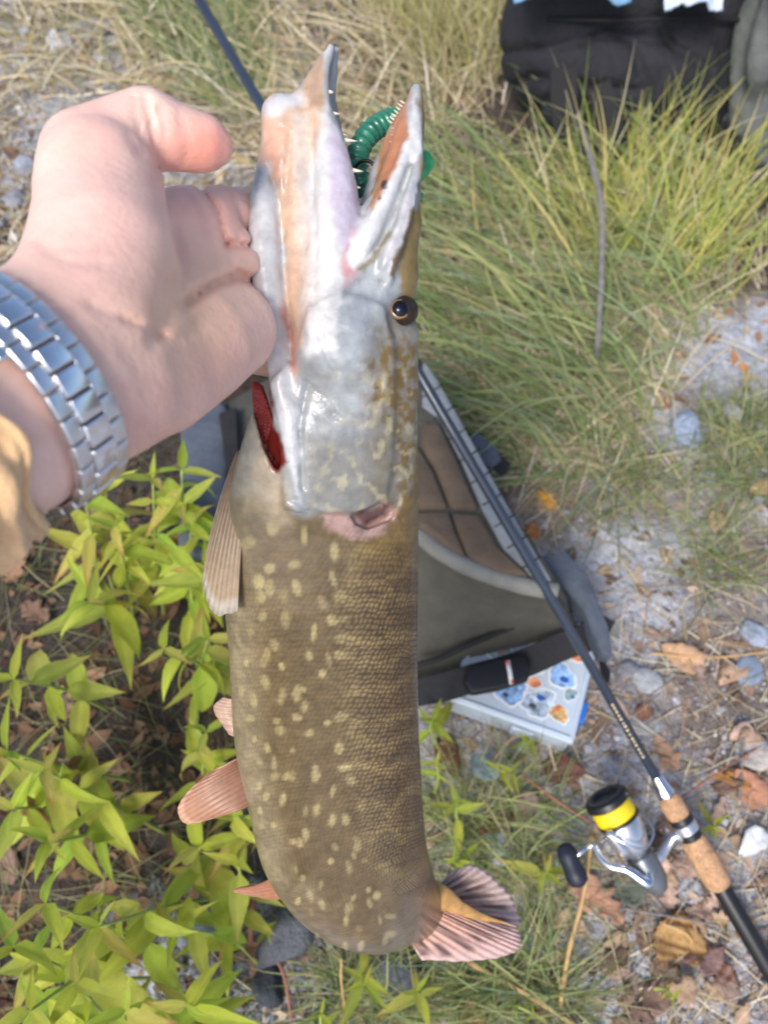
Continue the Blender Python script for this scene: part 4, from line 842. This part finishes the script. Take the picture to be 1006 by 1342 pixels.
    for (x0, y0, d0, a0, _, _), (x1, y1, d1, a1, _, _) in zip(body[:-1], body[1:]):
        ex_, ey_ = x1 - x0, y1 - y0; l2 = ex_ ** 2 + ey_ ** 2; t = ((px - x0) * ex_ + (py - y0) * ey_) / l2; tc_ = np.clip(t, 0, 1)
        if (x0, y0) == body[0][:2]: tc_ = np.minimum(t, 1)
        q = np.hypot(px - x0 - ex_ * tc_, py - y0 - ey_ * tc_) - (a0 + (a1 - a0) * np.clip(tc_, 0, 1)) * .6
        sd_ = ((px - x0) * ey_ - (py - y0) * ex_) / math.sqrt(l2) / (a0 + (a1 - a0) * np.clip(tc_, 0, 1)); seg = np.linalg.norm(K(x1, y1, d1) - K(x0, y0, d0))
        w_ = q < best; best[w_] = q[w_]; u[w_] = sd_[w_]; arc[w_] = run + seg * tc_[w_]; run += seg
    mixc = lambda a, b, t: a + (b - a) * t[:, None]
    belly, flank, back = lin(158, 144, 114), lin(120, 102, 72), lin(98, 75, 42)
    u = np.where(py > 1120, np.maximum(u, -.95 + .5 * sstep(1120, 1230, py)), u)
    C = mixc(np.tile(belly, (len(V), 1)), flank, sstep(-0.95, -0.55, u)); C = mixc(C, back, sstep(0.25, 0.85, u)); C *= (0.72 + 0.56 * n)[:, None]
    spot = np.zeros(len(V)); rr = random.Random(3)
    pale = lin(204, 188, 134)
    y = 700
    lanes = (-0.90, -0.74, -0.57, -0.38, -0.18, 0.02, 0.22)
    row = 0
    while y < 1258:
        for li, l in enumerate(lanes):
            if rr.random() < 0.16: continue
            yy = y + (17 if li % 2 else 0) + rr.uniform(-13, 13); ll = l + rr.uniform(-.10, .10)
            cx = np.interp(yy, ys, bx_) + ll * np.interp(yy, ys, ba_) + (yy > 1150) * (yy - 1150) * 0.25
            sc = 1.25 - 0.55 * (yy - 700) / 560
            wx = (4.7 + rr.uniform(-1.6, 1.8)) * sc * (0.7 if l < -0.8 else 1); wy = (7.2 + rr.uniform(-3, 4)) * sc
            if l > 0.1: wx *= 1.7; wy *= 0.75
            sh = rr.uniform(-.25, .25)
            q = ((px - cx + sh * (py - yy)) / wx) ** 2 + ((py - yy) / wy) ** 2 + (n2 - .5) * 1.3
            spot = np.maximum(spot, sstep(1.8, 0.2, q) * rr.uniform(.35, .95))
        y += 35 - 9 * (y - 700) / 560; row += 1
    y = 690                                                # gold bars over the back
    while y < 1230:
        sl = rr.uniform(-.05, .25); wv = fbm(px / 30, py * 0 + y, 31, 3)
        yy = y + (px - 480) * sl * 0.5 - 16 * sstep(.5, 1, u) + (wv - .5) * 34
        q = np.abs(py - yy) / (4.0 + 8 * fbm(px / 16, py / 16, 44, 2))
        spot = np.maximum(spot, sstep(1.5, 0.3, q) * sstep(.14, .40, u) * (0.55 + .8 * n) * rr.uniform(.7, 1)); y += rr.uniform(30, 46)
    spot *= sstep(655, 700, py)
    C = mixc(C, pale + (lin(190, 164, 104) - pale) * sstep(.1, .5, u)[:, None], np.clip(spot, 0, 1) * (.85 - .60 * sstep(.1, .4, u)))
    def reg(poly, col, soft=6, amt=1.0, mott=0.0):
        nonlocal C
        t = sstep(soft, -soft, polysdf(px + (n - .5) * 16 + (n2 - .5) * 5, py + (n3 - .5) * 16, poly)) * amt
        if mott: t = t * (1 - mott + mott * sstep(.35, .6, n))
        C = mixc(C, np.asarray(col), t)
    silver = lin(178, 184, 188); white = lin(226, 226, 226); lilac = lin(212, 200, 218); tan = lin(224, 190, 162); pink = lin(226, 180, 170)
    reg([(300, 20), (570, 20), (556, 420), (560, 560), (535, 640), (520, 668), (385, 676), (366, 640), (300, 600)], silver, 8)
    reg([(290, 480), (352, 490), (374, 650), (380, 690), (350, 680), (316, 640), (296, 600)], lin(198, 180, 150), 16)
    reg([(300, 500), (340, 520), (330, 640), (290, 660)], lin(176, 170, 150), 14)
    C = mixc(C, lin(132, 108, 58), sstep(.26, .56, u + (n - .5) * .45) * sstep(380, 470, py) * sstep(760, 690, py) * (0.65 + .35 * sstep(.4, .6, n2)))          # bronze back of the head
    reg([(560, 100), (552, 130), (548, 260), (520, 330), (528, 400), (560, 420)], lin(150, 128, 78), 6, 1)
    t = sstep(430, 520, py) * sstep(690, 650, py) * sstep(.1, -.25, u + (n - .5)) * 0      # (kept plain)
    # gill cover: grey olive with pale flecks
    reg([(400, 570), (470, 570), (520, 540), (524, 650), (470, 672), (400, 668)], lin(132, 128, 116), 14, 0.75)
    fl = sstep(.56, .74, fbm(px / 10 + n * 2, py / 11 + n3 * 2, 71, 2)) * sstep(420, 540, py) * sstep(690, 660, py) * sstep(-.45, .2, u)
    C = mixc(C, lin(214, 204, 160), fl * 0.55)
    fl2 = sstep(.52, .70, fbm(px / 18 + n, py / 13, 91, 2)) * sstep(350, 420, py) * sstep(600, 520, py) * sstep(-.6, -.1, u) * sstep(.5, .3, u)
    C = mixc(C, white, fl2 * .4)
    # jaws and throat
    reg([(440, 50), (424, 90), (428, 150), (455, 195), (476, 260), (474, 320), (450, 360), (440, 460), (404, 470), (400, 300), (405, 150), (425, 50)], white, 5)
    reg([(428, 160), (455, 200), (473, 262), (470, 320), (462, 350), (446, 320), (432, 250)], lilac, 8, .9)
    reg([(340, 120), (404, 118), (420, 160), (398, 240), (404, 340), (392, 440), (384, 500), (366, 440), (366, 320), (362, 240), (336, 200)], tan, 9)
    reg([(396, 110), (424, 60), (428, 100), (418, 150), (400, 140)], lin(196, 164, 136), 5)
    reg([(340, 135), (372, 118), (396, 126), (392, 140), (350, 150)], lin(222, 220, 224), 8)
    reg([(345, 160), (372, 160), (370, 240), (346, 220)], lin(232, 178, 150), 10)
    reg([(350, 215), (364, 262), (374, 340), (374, 440), (392, 540), (392, 655), (372, 600), (352, 500), (330, 420), (322, 300)], white, 5)
    reg([(384, 150), (404, 150), (408, 420), (396, 420)], lin(226, 214, 204), 7, .8)
    reg([(462, 300), (470, 360), (452, 372), (448, 340)], lin(232, 160, 160), 8, .7)
    reg([(366, 400), (376, 400), (392, 480), (384, 500)], lin(220, 140, 130), 5, .6)
    # roof of the mouth, lip, tip
    reg([(540, 118), (516, 150), (504, 190), (490, 240), (482, 290), (496, 270), (518, 222), (536, 176)], lin(206, 140, 100), 4)
    reg([(512, 150), (502, 190), (488, 240), (480, 292), (490, 270), (502, 225)], lin(190, 140, 96), 3)
    reg([(546, 122), (534, 180), (516, 224), (490, 268), (466, 300), (456, 335), (462, 352), (490, 335), (525, 260), (552, 190)], white, 3)
    reg([(500, 335), (535, 250), (548, 235), (540, 275), (520, 330), (505, 372)], lin(206, 204, 208), 4)
    reg([(470, 352), (508, 300), (512, 304), (478, 358)], lin(140, 126, 84), 2.5, .8); reg([(506, 362), (538, 275), (543, 279), (514, 366)], lin(120, 98, 52), 2.5, .9)
    reg([(497, 236), (506, 234), (505, 247), (498, 249)], lin(66, 52, 50), 1.5); reg([(494, 256), (499, 256), (499, 263), (495, 263)], lin(80, 66, 62), 1.5)
    # red notch behind the gill cover
    reg([(420, 674), (470, 672), (512, 662), (520, 680), (500, 700), (470, 706), (424, 690)], lin(196, 160, 152), 5, .9)
    reg([(462, 672), (506, 662), (508, 676), (480, 688), (466, 686)], lin(92, 56, 56), 4, .9)
    reg([(332, 498), (350, 500), (360, 560), (374, 606), (364, 620), (344, 590)], lin(138, 44, 38), 3)
    reg([(400, 470), (470, 500), (500, 560), (470, 600), (410, 580), (392, 520)], lin(150, 152, 152), 18, .6, .6)

    C *= (.70 + .08 * sstep(690, 600, py))[:, None]
    # ---- shader: scale rows on the body, their glints painted into the base colour, wet coat
    body_amt = sstep(670, 800, py + (n - .5) * 60); 
    def ex(nt, b, tc, out):
        N, L = nt.nodes, nt.links
        a = N.new('ShaderNodeAttribute'); a.attribute_name = 'suv'; w = N.new('ShaderNodeAttribute'); w.attribute_name = 'sw'
        v = N.new('ShaderNodeTexVoronoi'); v.feature = 'F1'; v.voronoi_dimensions = '2D'; v.inputs['Scale'].default_value = 1; v.inputs['Randomness'].default_value = 0.35; L.new(a.outputs['Vector'], v.inputs['Vector'])
        mr = N.new('ShaderNodeMapRange'); mr.inputs[1].default_value = 0.15; mr.inputs[2].default_value = 0.62; mr.inputs[3].default_value = 1.65; mr.inputs[4].default_value = 0.50; L.new(v.outputs['Distance'], mr.inputs[0])
        mx = N.new('ShaderNodeMix'); mx.data_type = 'FLOAT'; mx.inputs[2].default_value = 1; L.new(w.outputs['Fac'], mx.inputs[0]); L.new(mr.outputs[0], mx.inputs[3])
        sc = N.new('ShaderNodeVectorMath'); sc.operation = 'SCALE'; L.new(out, sc.inputs[0]); L.new(mx.outputs[0], sc.inputs['Scale']); L.new(sc.outputs[0], b.inputs['Base Color'])
        inv = N.new('ShaderNodeMath'); inv.operation = 'MULTIPLY'; L.new(mx.outputs[0], inv.inputs[0]); L.new(w.outputs['Fac'], inv.inputs[1])
        t = N.new('ShaderNodeTexNoise'); t.inputs['Scale'].default_value = 260; t.inputs['Detail'].default_value = 3; L.new(tc.outputs['Object'], t.inputs[0])
        ad = N.new('ShaderNodeMath'); ad.operation = 'MULTIPLY_ADD'; ad.inputs[1].default_value = 0.9; L.new(t.outputs[0], ad.inputs[0]); L.new(inv.outputs[0], ad.inputs[2])
        bp = N.new('ShaderNodeBump'); bp.inputs['Distance'].default_value = 0.0006; bp.inputs['Strength'].default_value = 0.75; L.new(ad.outputs[0], bp.inputs['Height']); L.new(bp.outputs[0], b.inputs['Normal'])
    m = mat('pike_skin', attr='col', rough=0.30, coat=0.22, sss=0.08, noise=[(180, 0.16), (60, 0.10)], extra=ex)
    me = mesh('body', c2w(V), Q, m, C)
    at = me.attributes.new('suv', 'FLOAT_VECTOR', 'POINT')
    ang = np.arcsin(np.clip(u, -1, 1))
    sx_, sy_ = ang * 17 + (n - .5) * 1.2, arc / 0.0031 + (n3 - .5) * 1.2; suv = np.stack([sx_ + sy_ * .5, sy_ * .9, 0 * u], 1).astype(np.float32); at.data.foreach_set('vector', suv.ravel())
    aw = me.attributes.new('sw', 'FLOAT', 'POINT'); aw.data.foreach_set('value', (body_amt * (0.22 + 0.78 * sstep(-.1, .55, u))).astype(np.float32))
    obj('body', me, root)
    # ---- eye
    ec = K(529, 407, .3450); out = np.array((.42, .05, .9)); out /= np.linalg.norm(out)
    eo = c2w(ec); ow = c2w(ec + out) - eo
    R0 = r(19.5, .34)
    ball = obj('eye', lathe('eye', eo, ow, [(R0 * math.sin(t), R0 * math.cos(t)) for t in np.linspace(-1.4, 1.55, 14)], mat('eye_brown', lin(44, 32, 20), 0.35, noise=(400, .4)), 32), root)
    o2 = np.array((.02, .02, 1.0)); 
    pc = K(524, 405, .3450 - R0 * 0.78); pw = c2w(pc); pd = c2w(pc + out * 0.15 + o2) - pw
    obj('iris', lathe('iris', pw, pd, [(-.002, R0 * .66), (.0004, R0 * .66), (.0010, R0 * .5)], mat('eye_gold', lin(128, 96, 48), 0.2, coat=.6), 28), ball)
    obj('pupil', lathe('pupil', pw + pd / np.linalg.norm(pd) * .0006, pd, [(-.002, R0 * .54), (.0006, R0 * .54), (.0016, R0 * .36), (.0020, R0 * .1)], mat('eye_black', (0.004, 0.007, 0.016), 0.15, spec=.35), 28), ball)
    # ---- gill filaments
    gm = mat('gill_red', lin(146, 40, 34), 0.35, sss=.2, bump=(400, .002))
    for k in range(7):
        o_ = (k - 3) * 2.6; w_ = .0013
        obj('gill_filament', tube('gill_filament', bez([W(337 + o_ * .5, 500 + k, .3525), W(344 + o_, 540, .3540), W(352 + o_, 575, .3570), W(363 + o_ * .3, 608 - k, .3615)], 12), [w_] * 11 + [.0004], gm, 7), root)
    # ---- teeth
    tm = mat('tooth_ivory', lin(235, 225, 205), 0.25)
    def tooth(x, y, d, dx, dy, dz, L, w):
        p = W(x, y, d); q = W(x + dx, y + dy, d + dz); v = (q - p) / np.linalg.norm(q - p); obj('tooth', tube('tooth', [p - v * L * .3, p, p + v * L * .5, p + v * L], [w, w * .9, w * .55, w * .1], tm, 6), root)
    for x, y, d, L in ((440, 148, .333, .0035), (456, 183, .333, .0062), (452, 176, .334, .0025), (468, 223, .334, .0045), (470, 245, .335, .0025), (436, 120, .333, .002), (430, 100, .333, .002)): tooth(x - 4, y, d, 10, 1, 0, L * .85, .0010)
    for i in range(9):
        t = i / 8; tooth(515 - 12 * t, 168 + 70 * t, .3445, -6, -2, -.006, .0020, .0005)
    for i in range(7):
        t = i / 6; tooth(528 - 16 * t, 134 + 26 * t, .345, -8, -6, -.003, .0022, .0006)
    for i in range(10):
        t = i / 9; tooth(536 - 34 * t, 170 + 84 * t, .335, -6, -3, 0, .0012, .0004)
    # ---- fins
    def fin(name, base, tip, rays, cb, ce, stripe=None, bulge=0.003, rip=0.00028, edge=None, drow=None, seed=0):
        nu, nv = rays * 4 + 1, 18
        bb = bez([K(*p) for p in base], nu); tt = bez([K(*p) for p in tip], nu)
        V = []; Cc = []
        nrm = np.cross(tt[nu // 2] - bb[nu // 2], bb[-1] - bb[0]); nrm /= np.linalg.norm(nrm)
        if nrm[2] < 0: nrm = -nrm
        rl = np.random.default_rng(seed); jag = rl.uniform(-.012, .012, rays + 1)
        for i in range(nu):
            j = np.interp(i / 4, range(rays + 1), jag)
            for k in range(nv):
                v = k / (nv - 1); w = v * (1 + j * v)
                p = bb[i] + (tt[i] - bb[i]) * w + nrm * (bulge * math.sin(math.pi * min(v, 1)) + rip * math.cos(2 * math.pi * i / 4) * (.4 + .6 * v))
                V.append(p); c = cb + (ce - cb) * v
                if edge is not None and (v > .93 or i < 2): c = edge
                c = c * (1 + (.13 if stripe is not None else .07) * math.cos(2 * math.pi * i / 4))
                if stripe is not None:
                    s = stripe(i / (nu - 1), v); c = c * (1 - s) + lin(86, 62, 58) * s
                Cc.append(c)
        Fc = [(i * nv + k, i * nv + k + 1, (i + 1) * nv + k + 1, (i + 1) * nv + k) for i in range(nu - 1) for k in range(nv - 1)]
        fm = mat(name + '_skin', attr='col', rough=0.42, coat=.15, trans=.3, noise=(300, .12))
        o = obj(name, mesh(name, c2w(np.array(V)), Fc, fm, np.array(Cc)), root)
        md = o.modifiers.new('thick', 'SOLIDIFY'); md.thickness = 0.0008; md.offset = 0
        return o
    fin('pectoral_fin', [(310, 592, .368), (318, 592, .366), (330, 612, .364)], [(272, 720, .375), (267, 768, .374), (284, 806, .372), (312, 800, .370)], 11, lin(150, 124, 94), lin(182, 158, 126), bulge=.002, edge=lin(196, 186, 170), seed=1)
    fin('pelvic_fin', [(318, 990, .452), (328, 1010, .448), (338, 1052, .447)], [(280, 1010, .447), (244, 1040, .446), (233, 1066, .446), (247, 1080, .447), (288, 1070, .447)], 12, lin(142, 100, 76), lin(200, 148, 116), edge=lin(222, 178, 148), bulge=.004, seed=2)
    fin('pelvic_fin', [(318, 915, .462), (320, 935, .462), (322, 966, .462)], [(292, 914, .462), (280, 930, .462), (300, 962, .462)], 8, lin(196, 164, 138), lin(206, 172, 152), bulge=.003, seed=3)
    fin('anal_fin', [(362, 1148, .505), (372, 1158, .505), (382, 1176, .505)], [(330, 1160, .52), (306, 1168, .525), (340, 1176, .52)], 7, lin(168, 112, 80), lin(202, 148, 122), bulge=.002, seed=4)
    def st(ph):
        rnd = np.random.default_rng(ph); segs = [(rnd.uniform(0.0, .25) + .30 * (k % 2), rnd.uniform(.72, .96), (k + .5) / 7 + rnd.uniform(-.03, .03)) for k in range(7)]
        def f(u, v):
            s = 0
            for a, b, c in segs:
                cc = c + (v - .5) * .10
                s = max(s, float(sstep(.050, .018, abs(u - cc)) * sstep(a - .05, a + .08, v) * sstep(b + .06, b - .08, v)))
            return s * .75
        return f
    fin('caudal_fin', [(556, 1172, .618), (566, 1180, .62), (580, 1190, .62)], [(586, 1146, .63), (618, 1134, .635), (648, 1152, .635), (672, 1180, .635), (682, 1212, .632)], 13, lin(206, 160, 132), lin(226, 202, 194), st(11), bulge=.004, rip=.0012, seed=5)
    fin('caudal_fin', [(562, 1176, .614), (552, 1192, .608), (536, 1232, .604)], [(676, 1214, .612), (682, 1234, .606), (670, 1250, .602), (620, 1260, .600), (552, 1258, .600)], 13, lin(206, 150, 120), lin(226, 196, 192), st(12), bulge=.004, rip=.0012, seed=6)
    obj('tail_stalk', tube('tail_stalk', bez([W(540, 1186, .596), W(572, 1176, .600), W(606, 1192, .604), W(640, 1206, .608), W(676, 1214, .612)], 14), np.interp(np.arange(14), [0, 3, 6, 13], [.019, .0125, .0055, .0008]), mat('tail_stalk_skin', lin(176, 134, 78), .4, coat=.2, noise=(120, .3)), 12, flat=(CF, .45)), root)
    return root
fish()

# ------------------------------------------------------------------ the lure in the pike's mouth
def lure():
    root = empty('fishing_lure', W(480, 200, .362), 'green ribbed soft lure with black hook caught in the pike mouth', 'lure')
    gm = mat('lure_green', lin(48, 124, 100), 0.3, coat=.3, noise=(150, .3), sss=.15)
    P = bez([W(528, 150, .372), W(504, 160, .370), (W(482, 176, .366)), W(468, 205, .363), W(472, 240, .364), W(492, 268, .37)], 70)
    R = .0050 * (1 + .16 * np.sin(np.arange(70) * 1.5)) * np.interp(np.arange(70), [0, 8, 55, 69], [.55, 1, .95, .5])
    obj('body', tube('body', P, R, gm, 14), root)
    g2 = mat('lure_bright', lin(60, 170, 105), 0.3, coat=.3, noise=(150, .25), sss=.15)
    for pts in ([(548, 196), (560, 196), (571, 212), (562, 228), (550, 240), (545, 220)], [(546, 250), (554, 252), (556, 258), (548, 262)]):
        lo = [W(x, y, .372) for x, y in pts]; hi = [W(x, y, .366) for x, y in pts]
        obj('leg_paddle', slab('leg_paddle', lo, hi, g2, .0018, 3, crown=.001), root)
    obj('arm', tube('arm', [W(505, 200, .372), W(530, 205, .373), W(556, 210, .370)], [.004, .004, .003], g2, 8), root)
    hm = mat('hook_black', (0.02, .02, .022), .3, .8)
    obj('hook', tube('hook', bez([W(463, 222, .3565), W(472, 212, .3545), W(484, 211, .3535), W(493, 222, .3535), W(496, 236, .3525), W(493, 250, .350), W(488, 262, .350)], 26), np.interp(np.arange(26), [0, 22, 25], [.0008, .0008, .0002]), hm, 8), root)
lure()

# ------------------------------------------------------------------ the photographer's arm
def arm():
    root = empty('person', W(40, 520, .235), 'bare hand and wrist in a tan sleeve, thumb raised, gripping the pike under its gill', 'person')
    B = np.eye(3); r = lambda px, d: px * d / FOCAL
    gp = np.array([K(x, y, d) for x, y, d in ((-260, 800, .16), (-260, 300, .2), (450, 100, .40), (450, 620, .40), (20, 100, .22), (-100, 860, .25), (100, 700, .32), (60, 300, .2))])
    S = Sdf(B, gp.min(0) - .012, gp.max(0) + .012, 0.0014)
    e = np.array((.447, -.894, -.1))
    S.ell([(K(x, y, d), r(a, d), r(b, d), e) for x, y, d, a, b in ((-240, 640, .196, 180, 135), (-90, 566, .214, 164, 122), (40, 507, .234, 148, 106), (78, 486, .242, 142, 100), (118, 462, .252, 136, 88), (150, 440, .264, 130, 74))], 0.008)
    ch = lambda L, k: S.chain([(K(x, y, d), r(q, d)) for x, y, d, q in L], k)
    ch([(116, 415, .256, 94), (134, 330, .264, 94), (132, 240, .276, 76)], .010)                       # thenar
    ch([(130, 240, .276, 72), (116, 207, .281, 58), (190, 170, .287, 48)], .008)
    ch([(120, 208, .281, 58), (160, 184, .284, 50), (194, 168, .287, 46.5), (232, 180, .291, 42), (264, 187, .294, 37), (279, 190, .295, 27)], .004)
    ch([(138, 508, .260, 84), (200, 488, .282, 84), (258, 452, .302, 76), (300, 432, .320, 62)], .010)   # heel of the hand
    ch([(160, 420, .278, 80), (230, 385, .314, 70), (285, 350, .334, 58)], .012)
    ch([(205, 330, .306, 56), (268, 305, .330, 46)], .008)
    # four fingers closing behind the fish's jaw
    ch([(236, 292, .326, 46), (278, 288, .338, 43), (322, 286, .354, 37), (384, 296, .378, 33), (420, 312, .388, 29)], .004)
    ch([(270, 335, .334, 42), (318, 346, .352, 36), (385, 356, .380, 33), (436, 356, .390, 29)], .0025)
    ch([(285, 395, .334, 44), (334, 398, .356, 37), (395, 408, .380, 34), (438, 420, .391, 29)], .003)
    ch([(292, 440, .330, 46), (334, 452, .352, 38), (384, 470, .375, 30), (412, 484, .384, 25)], .003)
    zr = (.18, .36)
    for ln, w, dp in (([(190, 128), (198, 160), (204, 190), (206, 218)], 5, .0022), ([(176, 128), (183, 160), (190, 200)], 4, .0011), ([(209, 140), (216, 172), (215, 208)], 4, .0012), ([(168, 176), (184, 200)], 6, .0010), ([(240, 158), (246, 190), (242, 216)], 4, .0008),
                      ([(222, 370), (212, 410), (200, 450)], 10, .0016), ([(262, 246), (284, 272), (293, 305), (297, 322)], 4.5, .0032), ([(297, 319), (345, 324)], 4.5, .0040), ([(240, 250), (258, 275), (268, 300)], 5, .0009),
                      ([(299, 325), (303, 345), (318, 362)], 4, .0012), ([(245, 398), (280, 374), (312, 360), (345, 368)], 7, .0040), ([(306, 256), (317, 280), (314, 316)], 4.5, .0010), ([(300, 366), (350, 372)], 5, .0020),
                      ([(160, 416), (190, 426), (216, 442)], 4.5, .0013), ([(116, 398), (150, 412), (178, 425)], 4.5, .0011), ([(56, 326), (90, 343), (136, 346)], 5, .0010), ([(46, 314), (84, 326), (110, 324)], 4, .0007), ([(195, 440), (232, 444), (262, 430)], 5, .0009), ([(228, 300), (240, 350), (230, 400), (212, 440)], 6, .0010)):
        S.groove(ln, w, dp, zr)
    V, Q = S.surface(2)
    px, py = pxof(V)
    C = np.tile(lin(246, 206, 190), (len(V), 1)); mixc = lambda a, b, t: a + (b - a) * t[:, None]
    bl = lambda x, y, s: np.exp(-((px - x) ** 2 + (py - y) ** 2) / (2 * s * s))
    red = lin(226, 148, 130); yel = lin(236, 192, 156)
    C = mixc(C, red, np.clip(.85 * bl(275, 195, 32) + .35 * bl(225, 200, 26) + .35 * bl(290, 470, 45) + .25 * bl(120, 180, 40) + .3 * bl(310, 290, 35) + .3 * bl(190, 560, 50), 0, 1))
    C = mixc(C, yel, np.clip(.8 * bl(240, 400, 60) + .3 * bl(60, 420, 60), 0, 1)); C = mixc(C, lin(222, 176, 168), .5 * bl(130, 330, 70))
    C *= (0.93 + .14 * fbm(px / 18, py / 18, 12, 3))[:, None]
    sm = mat('skin', attr='col', rough=0.46, sss=0.35, spec=.4, bump=[(90, .0006), (420, .0003)])
    obj('arm', mesh('arm', c2w(V), Q, sm, C), root)
    # ---- sleeve: a padded cuff with gathered folds
    ax0, ax1 = K(-440, 745, .168), K(-74, 560, .2165)
    A = ax1 - ax0; L = np.linalg.norm(A); A /= L; f1 = np.array((.447, -.894, 0)); f1 -= A * f1.dot(A); f1 /= np.linalg.norm(f1); f2 = np.cross(A, f1)
    V = []; nu, nv = 72, 160
    for inner in (0, 1):
        for i in range(nu):
            t = i / (nu - 1)
            for k in range(nv):
                th = 2 * math.pi * k / nv; c, s = math.cos(th), math.sin(th)
                fold = .0012 * math.sin(th * 9 + t * 11) + .0017 * math.sin(t * 34 + 2.2 * math.sin(th * 3) + th) * (0.3 + .7 * t) + .0012 * float(vnoise(t * 9 + 3, c * 2.2 + s * 1.7 + 9, 5)) + .0015 * float(vnoise(t * 30, th * 5, 6))
                rim = .006 * math.sqrt(max(0, 1 - ((t - .965) / .035) ** 2)) if t > .93 else .006
                a = (.0395 - .0015 * t) + fold * (1 - .5 * (t > .97)); b = (.0325 - .001 * t) + fold
                if inner: a = a - .004; b = b - .004
                edge = .0035 * math.sin(th * 5 + 1) + .003 * math.sin(th * 2.3)
                V.append(ax0 + A * (L * t + edge * t) + f1 * a * c + f2 * b * s + (f1 * c + f2 * s) * (0 if inner else rim - .006))
    Fc = []
    for inn in (0, 1):
        o = inn * nu * nv
        for i in range(nu - 1):
            for k in range(nv):
                k2 = (k + 1) % nv; q = (o + i * nv + k, o + i * nv + k2, o + (i + 1) * nv + k2, o + (i + 1) * nv + k); Fc.append(q if not inn else q[::-1])
    for k in range(nv):
        k2 = (k + 1) % nv; a = (nu - 1) * nv; b = nu * nv + (nu - 1) * nv; Fc.append((a + k, a + k2, b + k2, b + k)); Fc.append((nu * nv + k, nu * nv + k2, k2, k))
    obj('sleeve', mesh('sleeve', c2w(np.array(V)), Fc, mat('tan_fabric', lin(234, 192, 142), .85, noise=[(60, .08), (900, .08)], bump=[(60, .002), (900, .0006)], sheen=.3)), root)

    # ---- wristwatch
    wc = K(16, 516, .2290); A = K(118, 462, .252) - K(40, 507, .234); A /= np.linalg.norm(A)
    f1 = np.array((.447, -.894, -.1)); f1 -= A * f1.dot(A); f1 /= np.linalg.norm(f1); f2 = np.cross(A, f1)
    if f2[2] < 0: f2 = -f2
    wt = empty('wristwatch', c2w(wc), 'silver steel wristwatch bracelet worn on the wrist', 'watch')
    a, b = r(150.5, .2300) + .0020, r(108, .2300) + .0020
    steel = mat('steel', (.86, .87, .89), .20, 1.0, noise=(300, .06)); satin = mat('satin_steel', (.78, .79, .81), .34, 1.0, noise=(300, .08))
    th = np.linspace(0, 2 * math.pi, 2000); pts = np.stack([a * np.cos(th), b * np.sin(th)], 1); s = np.concatenate([[0], np.cumsum(np.linalg.norm(np.diff(pts, axis=0), axis=1))])
    per = s[-1]; rows = 26; pitch = per / rows
    def boxmesh(name, w, l, h, bev, m):
        bm = bmesh.new(); bmesh.ops.create_cube(bm, size=1)
        for v in bm.verts: v.co = Vector((v.co.x * w, v.co.y * l, v.co.z * h))
        bmesh.ops.bevel(bm, geom=list(bm.edges), offset=bev, segments=2, affect='EDGES', profile=.6)
        return from_bm(name, bm, m, True)
    cm = boxmesh('center_link', .0088, pitch * .93, .0034, .0006, steel); om = boxmesh('outer_link', .0054, pitch * .95, .0030, .0006, satin)
    wide = boxmesh('clasp_plate', .0218, pitch * 1.9, .0032, .0006, steel)
    Mw = Matrix(np.stack([CR, CU, -CF], 1).tolist())
    orig = Vector(c2w(wc))
    def put(name, me, arcp, off, lift=0.0):
        t = np.interp(arcp % per, s, th); P = wc + f1 * a * math.cos(t) + f2 * b * math.sin(t)
        T = -f1 * a * math.sin(t) + f2 * b * math.cos(t); T /= np.linalg.norm(T); Nn = np.cross(A, T)
        if Nn.dot(f1 * math.cos(t) + f2 * math.sin(t)) < 0: Nn = -Nn
        X = np.cross(T, Nn); P = P + A * off + Nn * lift
        o = bpy.data.objects.new(name, me); link(o, wt)
        R = Mw @ Matrix(np.stack([X, T, Nn], 1).tolist()); o.matrix_local = Matrix.Translation(Vector(c2w(P)) - orig) @ R.to_4x4(); return o
    s0 = per * .268
    for i in range(rows):
        q = i * pitch + s0
        t = np.interp(q % per, s, th)
        if abs(((q - per * .75 + per / 2) % per) - per / 2) < .019: continue          # under the watch case
        put('outer_link', om, q, -.0072); put('outer_link', om, q, .0072); put('center_link', cm, q + pitch * .5, 0, .0005)
    cl = put('clasp_lever', boxmesh('clasp_lever', .005, .011, .0022, .0009, steel), s0 + pitch * .9, -.0108, -.0004)
    # the case sits on the back of the wrist
    cc = c2w(wc - f2 * (b + .002)); cn = c2w(wc - f2) - c2w(wc)
    cs = obj('watch_case', lathe('watch_case', cc, cn, [(-.003, .017), (-.001, .0195), (.006, .0198), (.0085, .018), (.0087, .0165)], steel, 36), wt)
    obj('dial', lathe('dial', cc + cn / np.linalg.norm(cn) * .0082, cn, [(0, .0163), (.0008, .0163)], mat('dial_black', (.01, .012, .02), .1, coat=1), 36), cs)
arm()
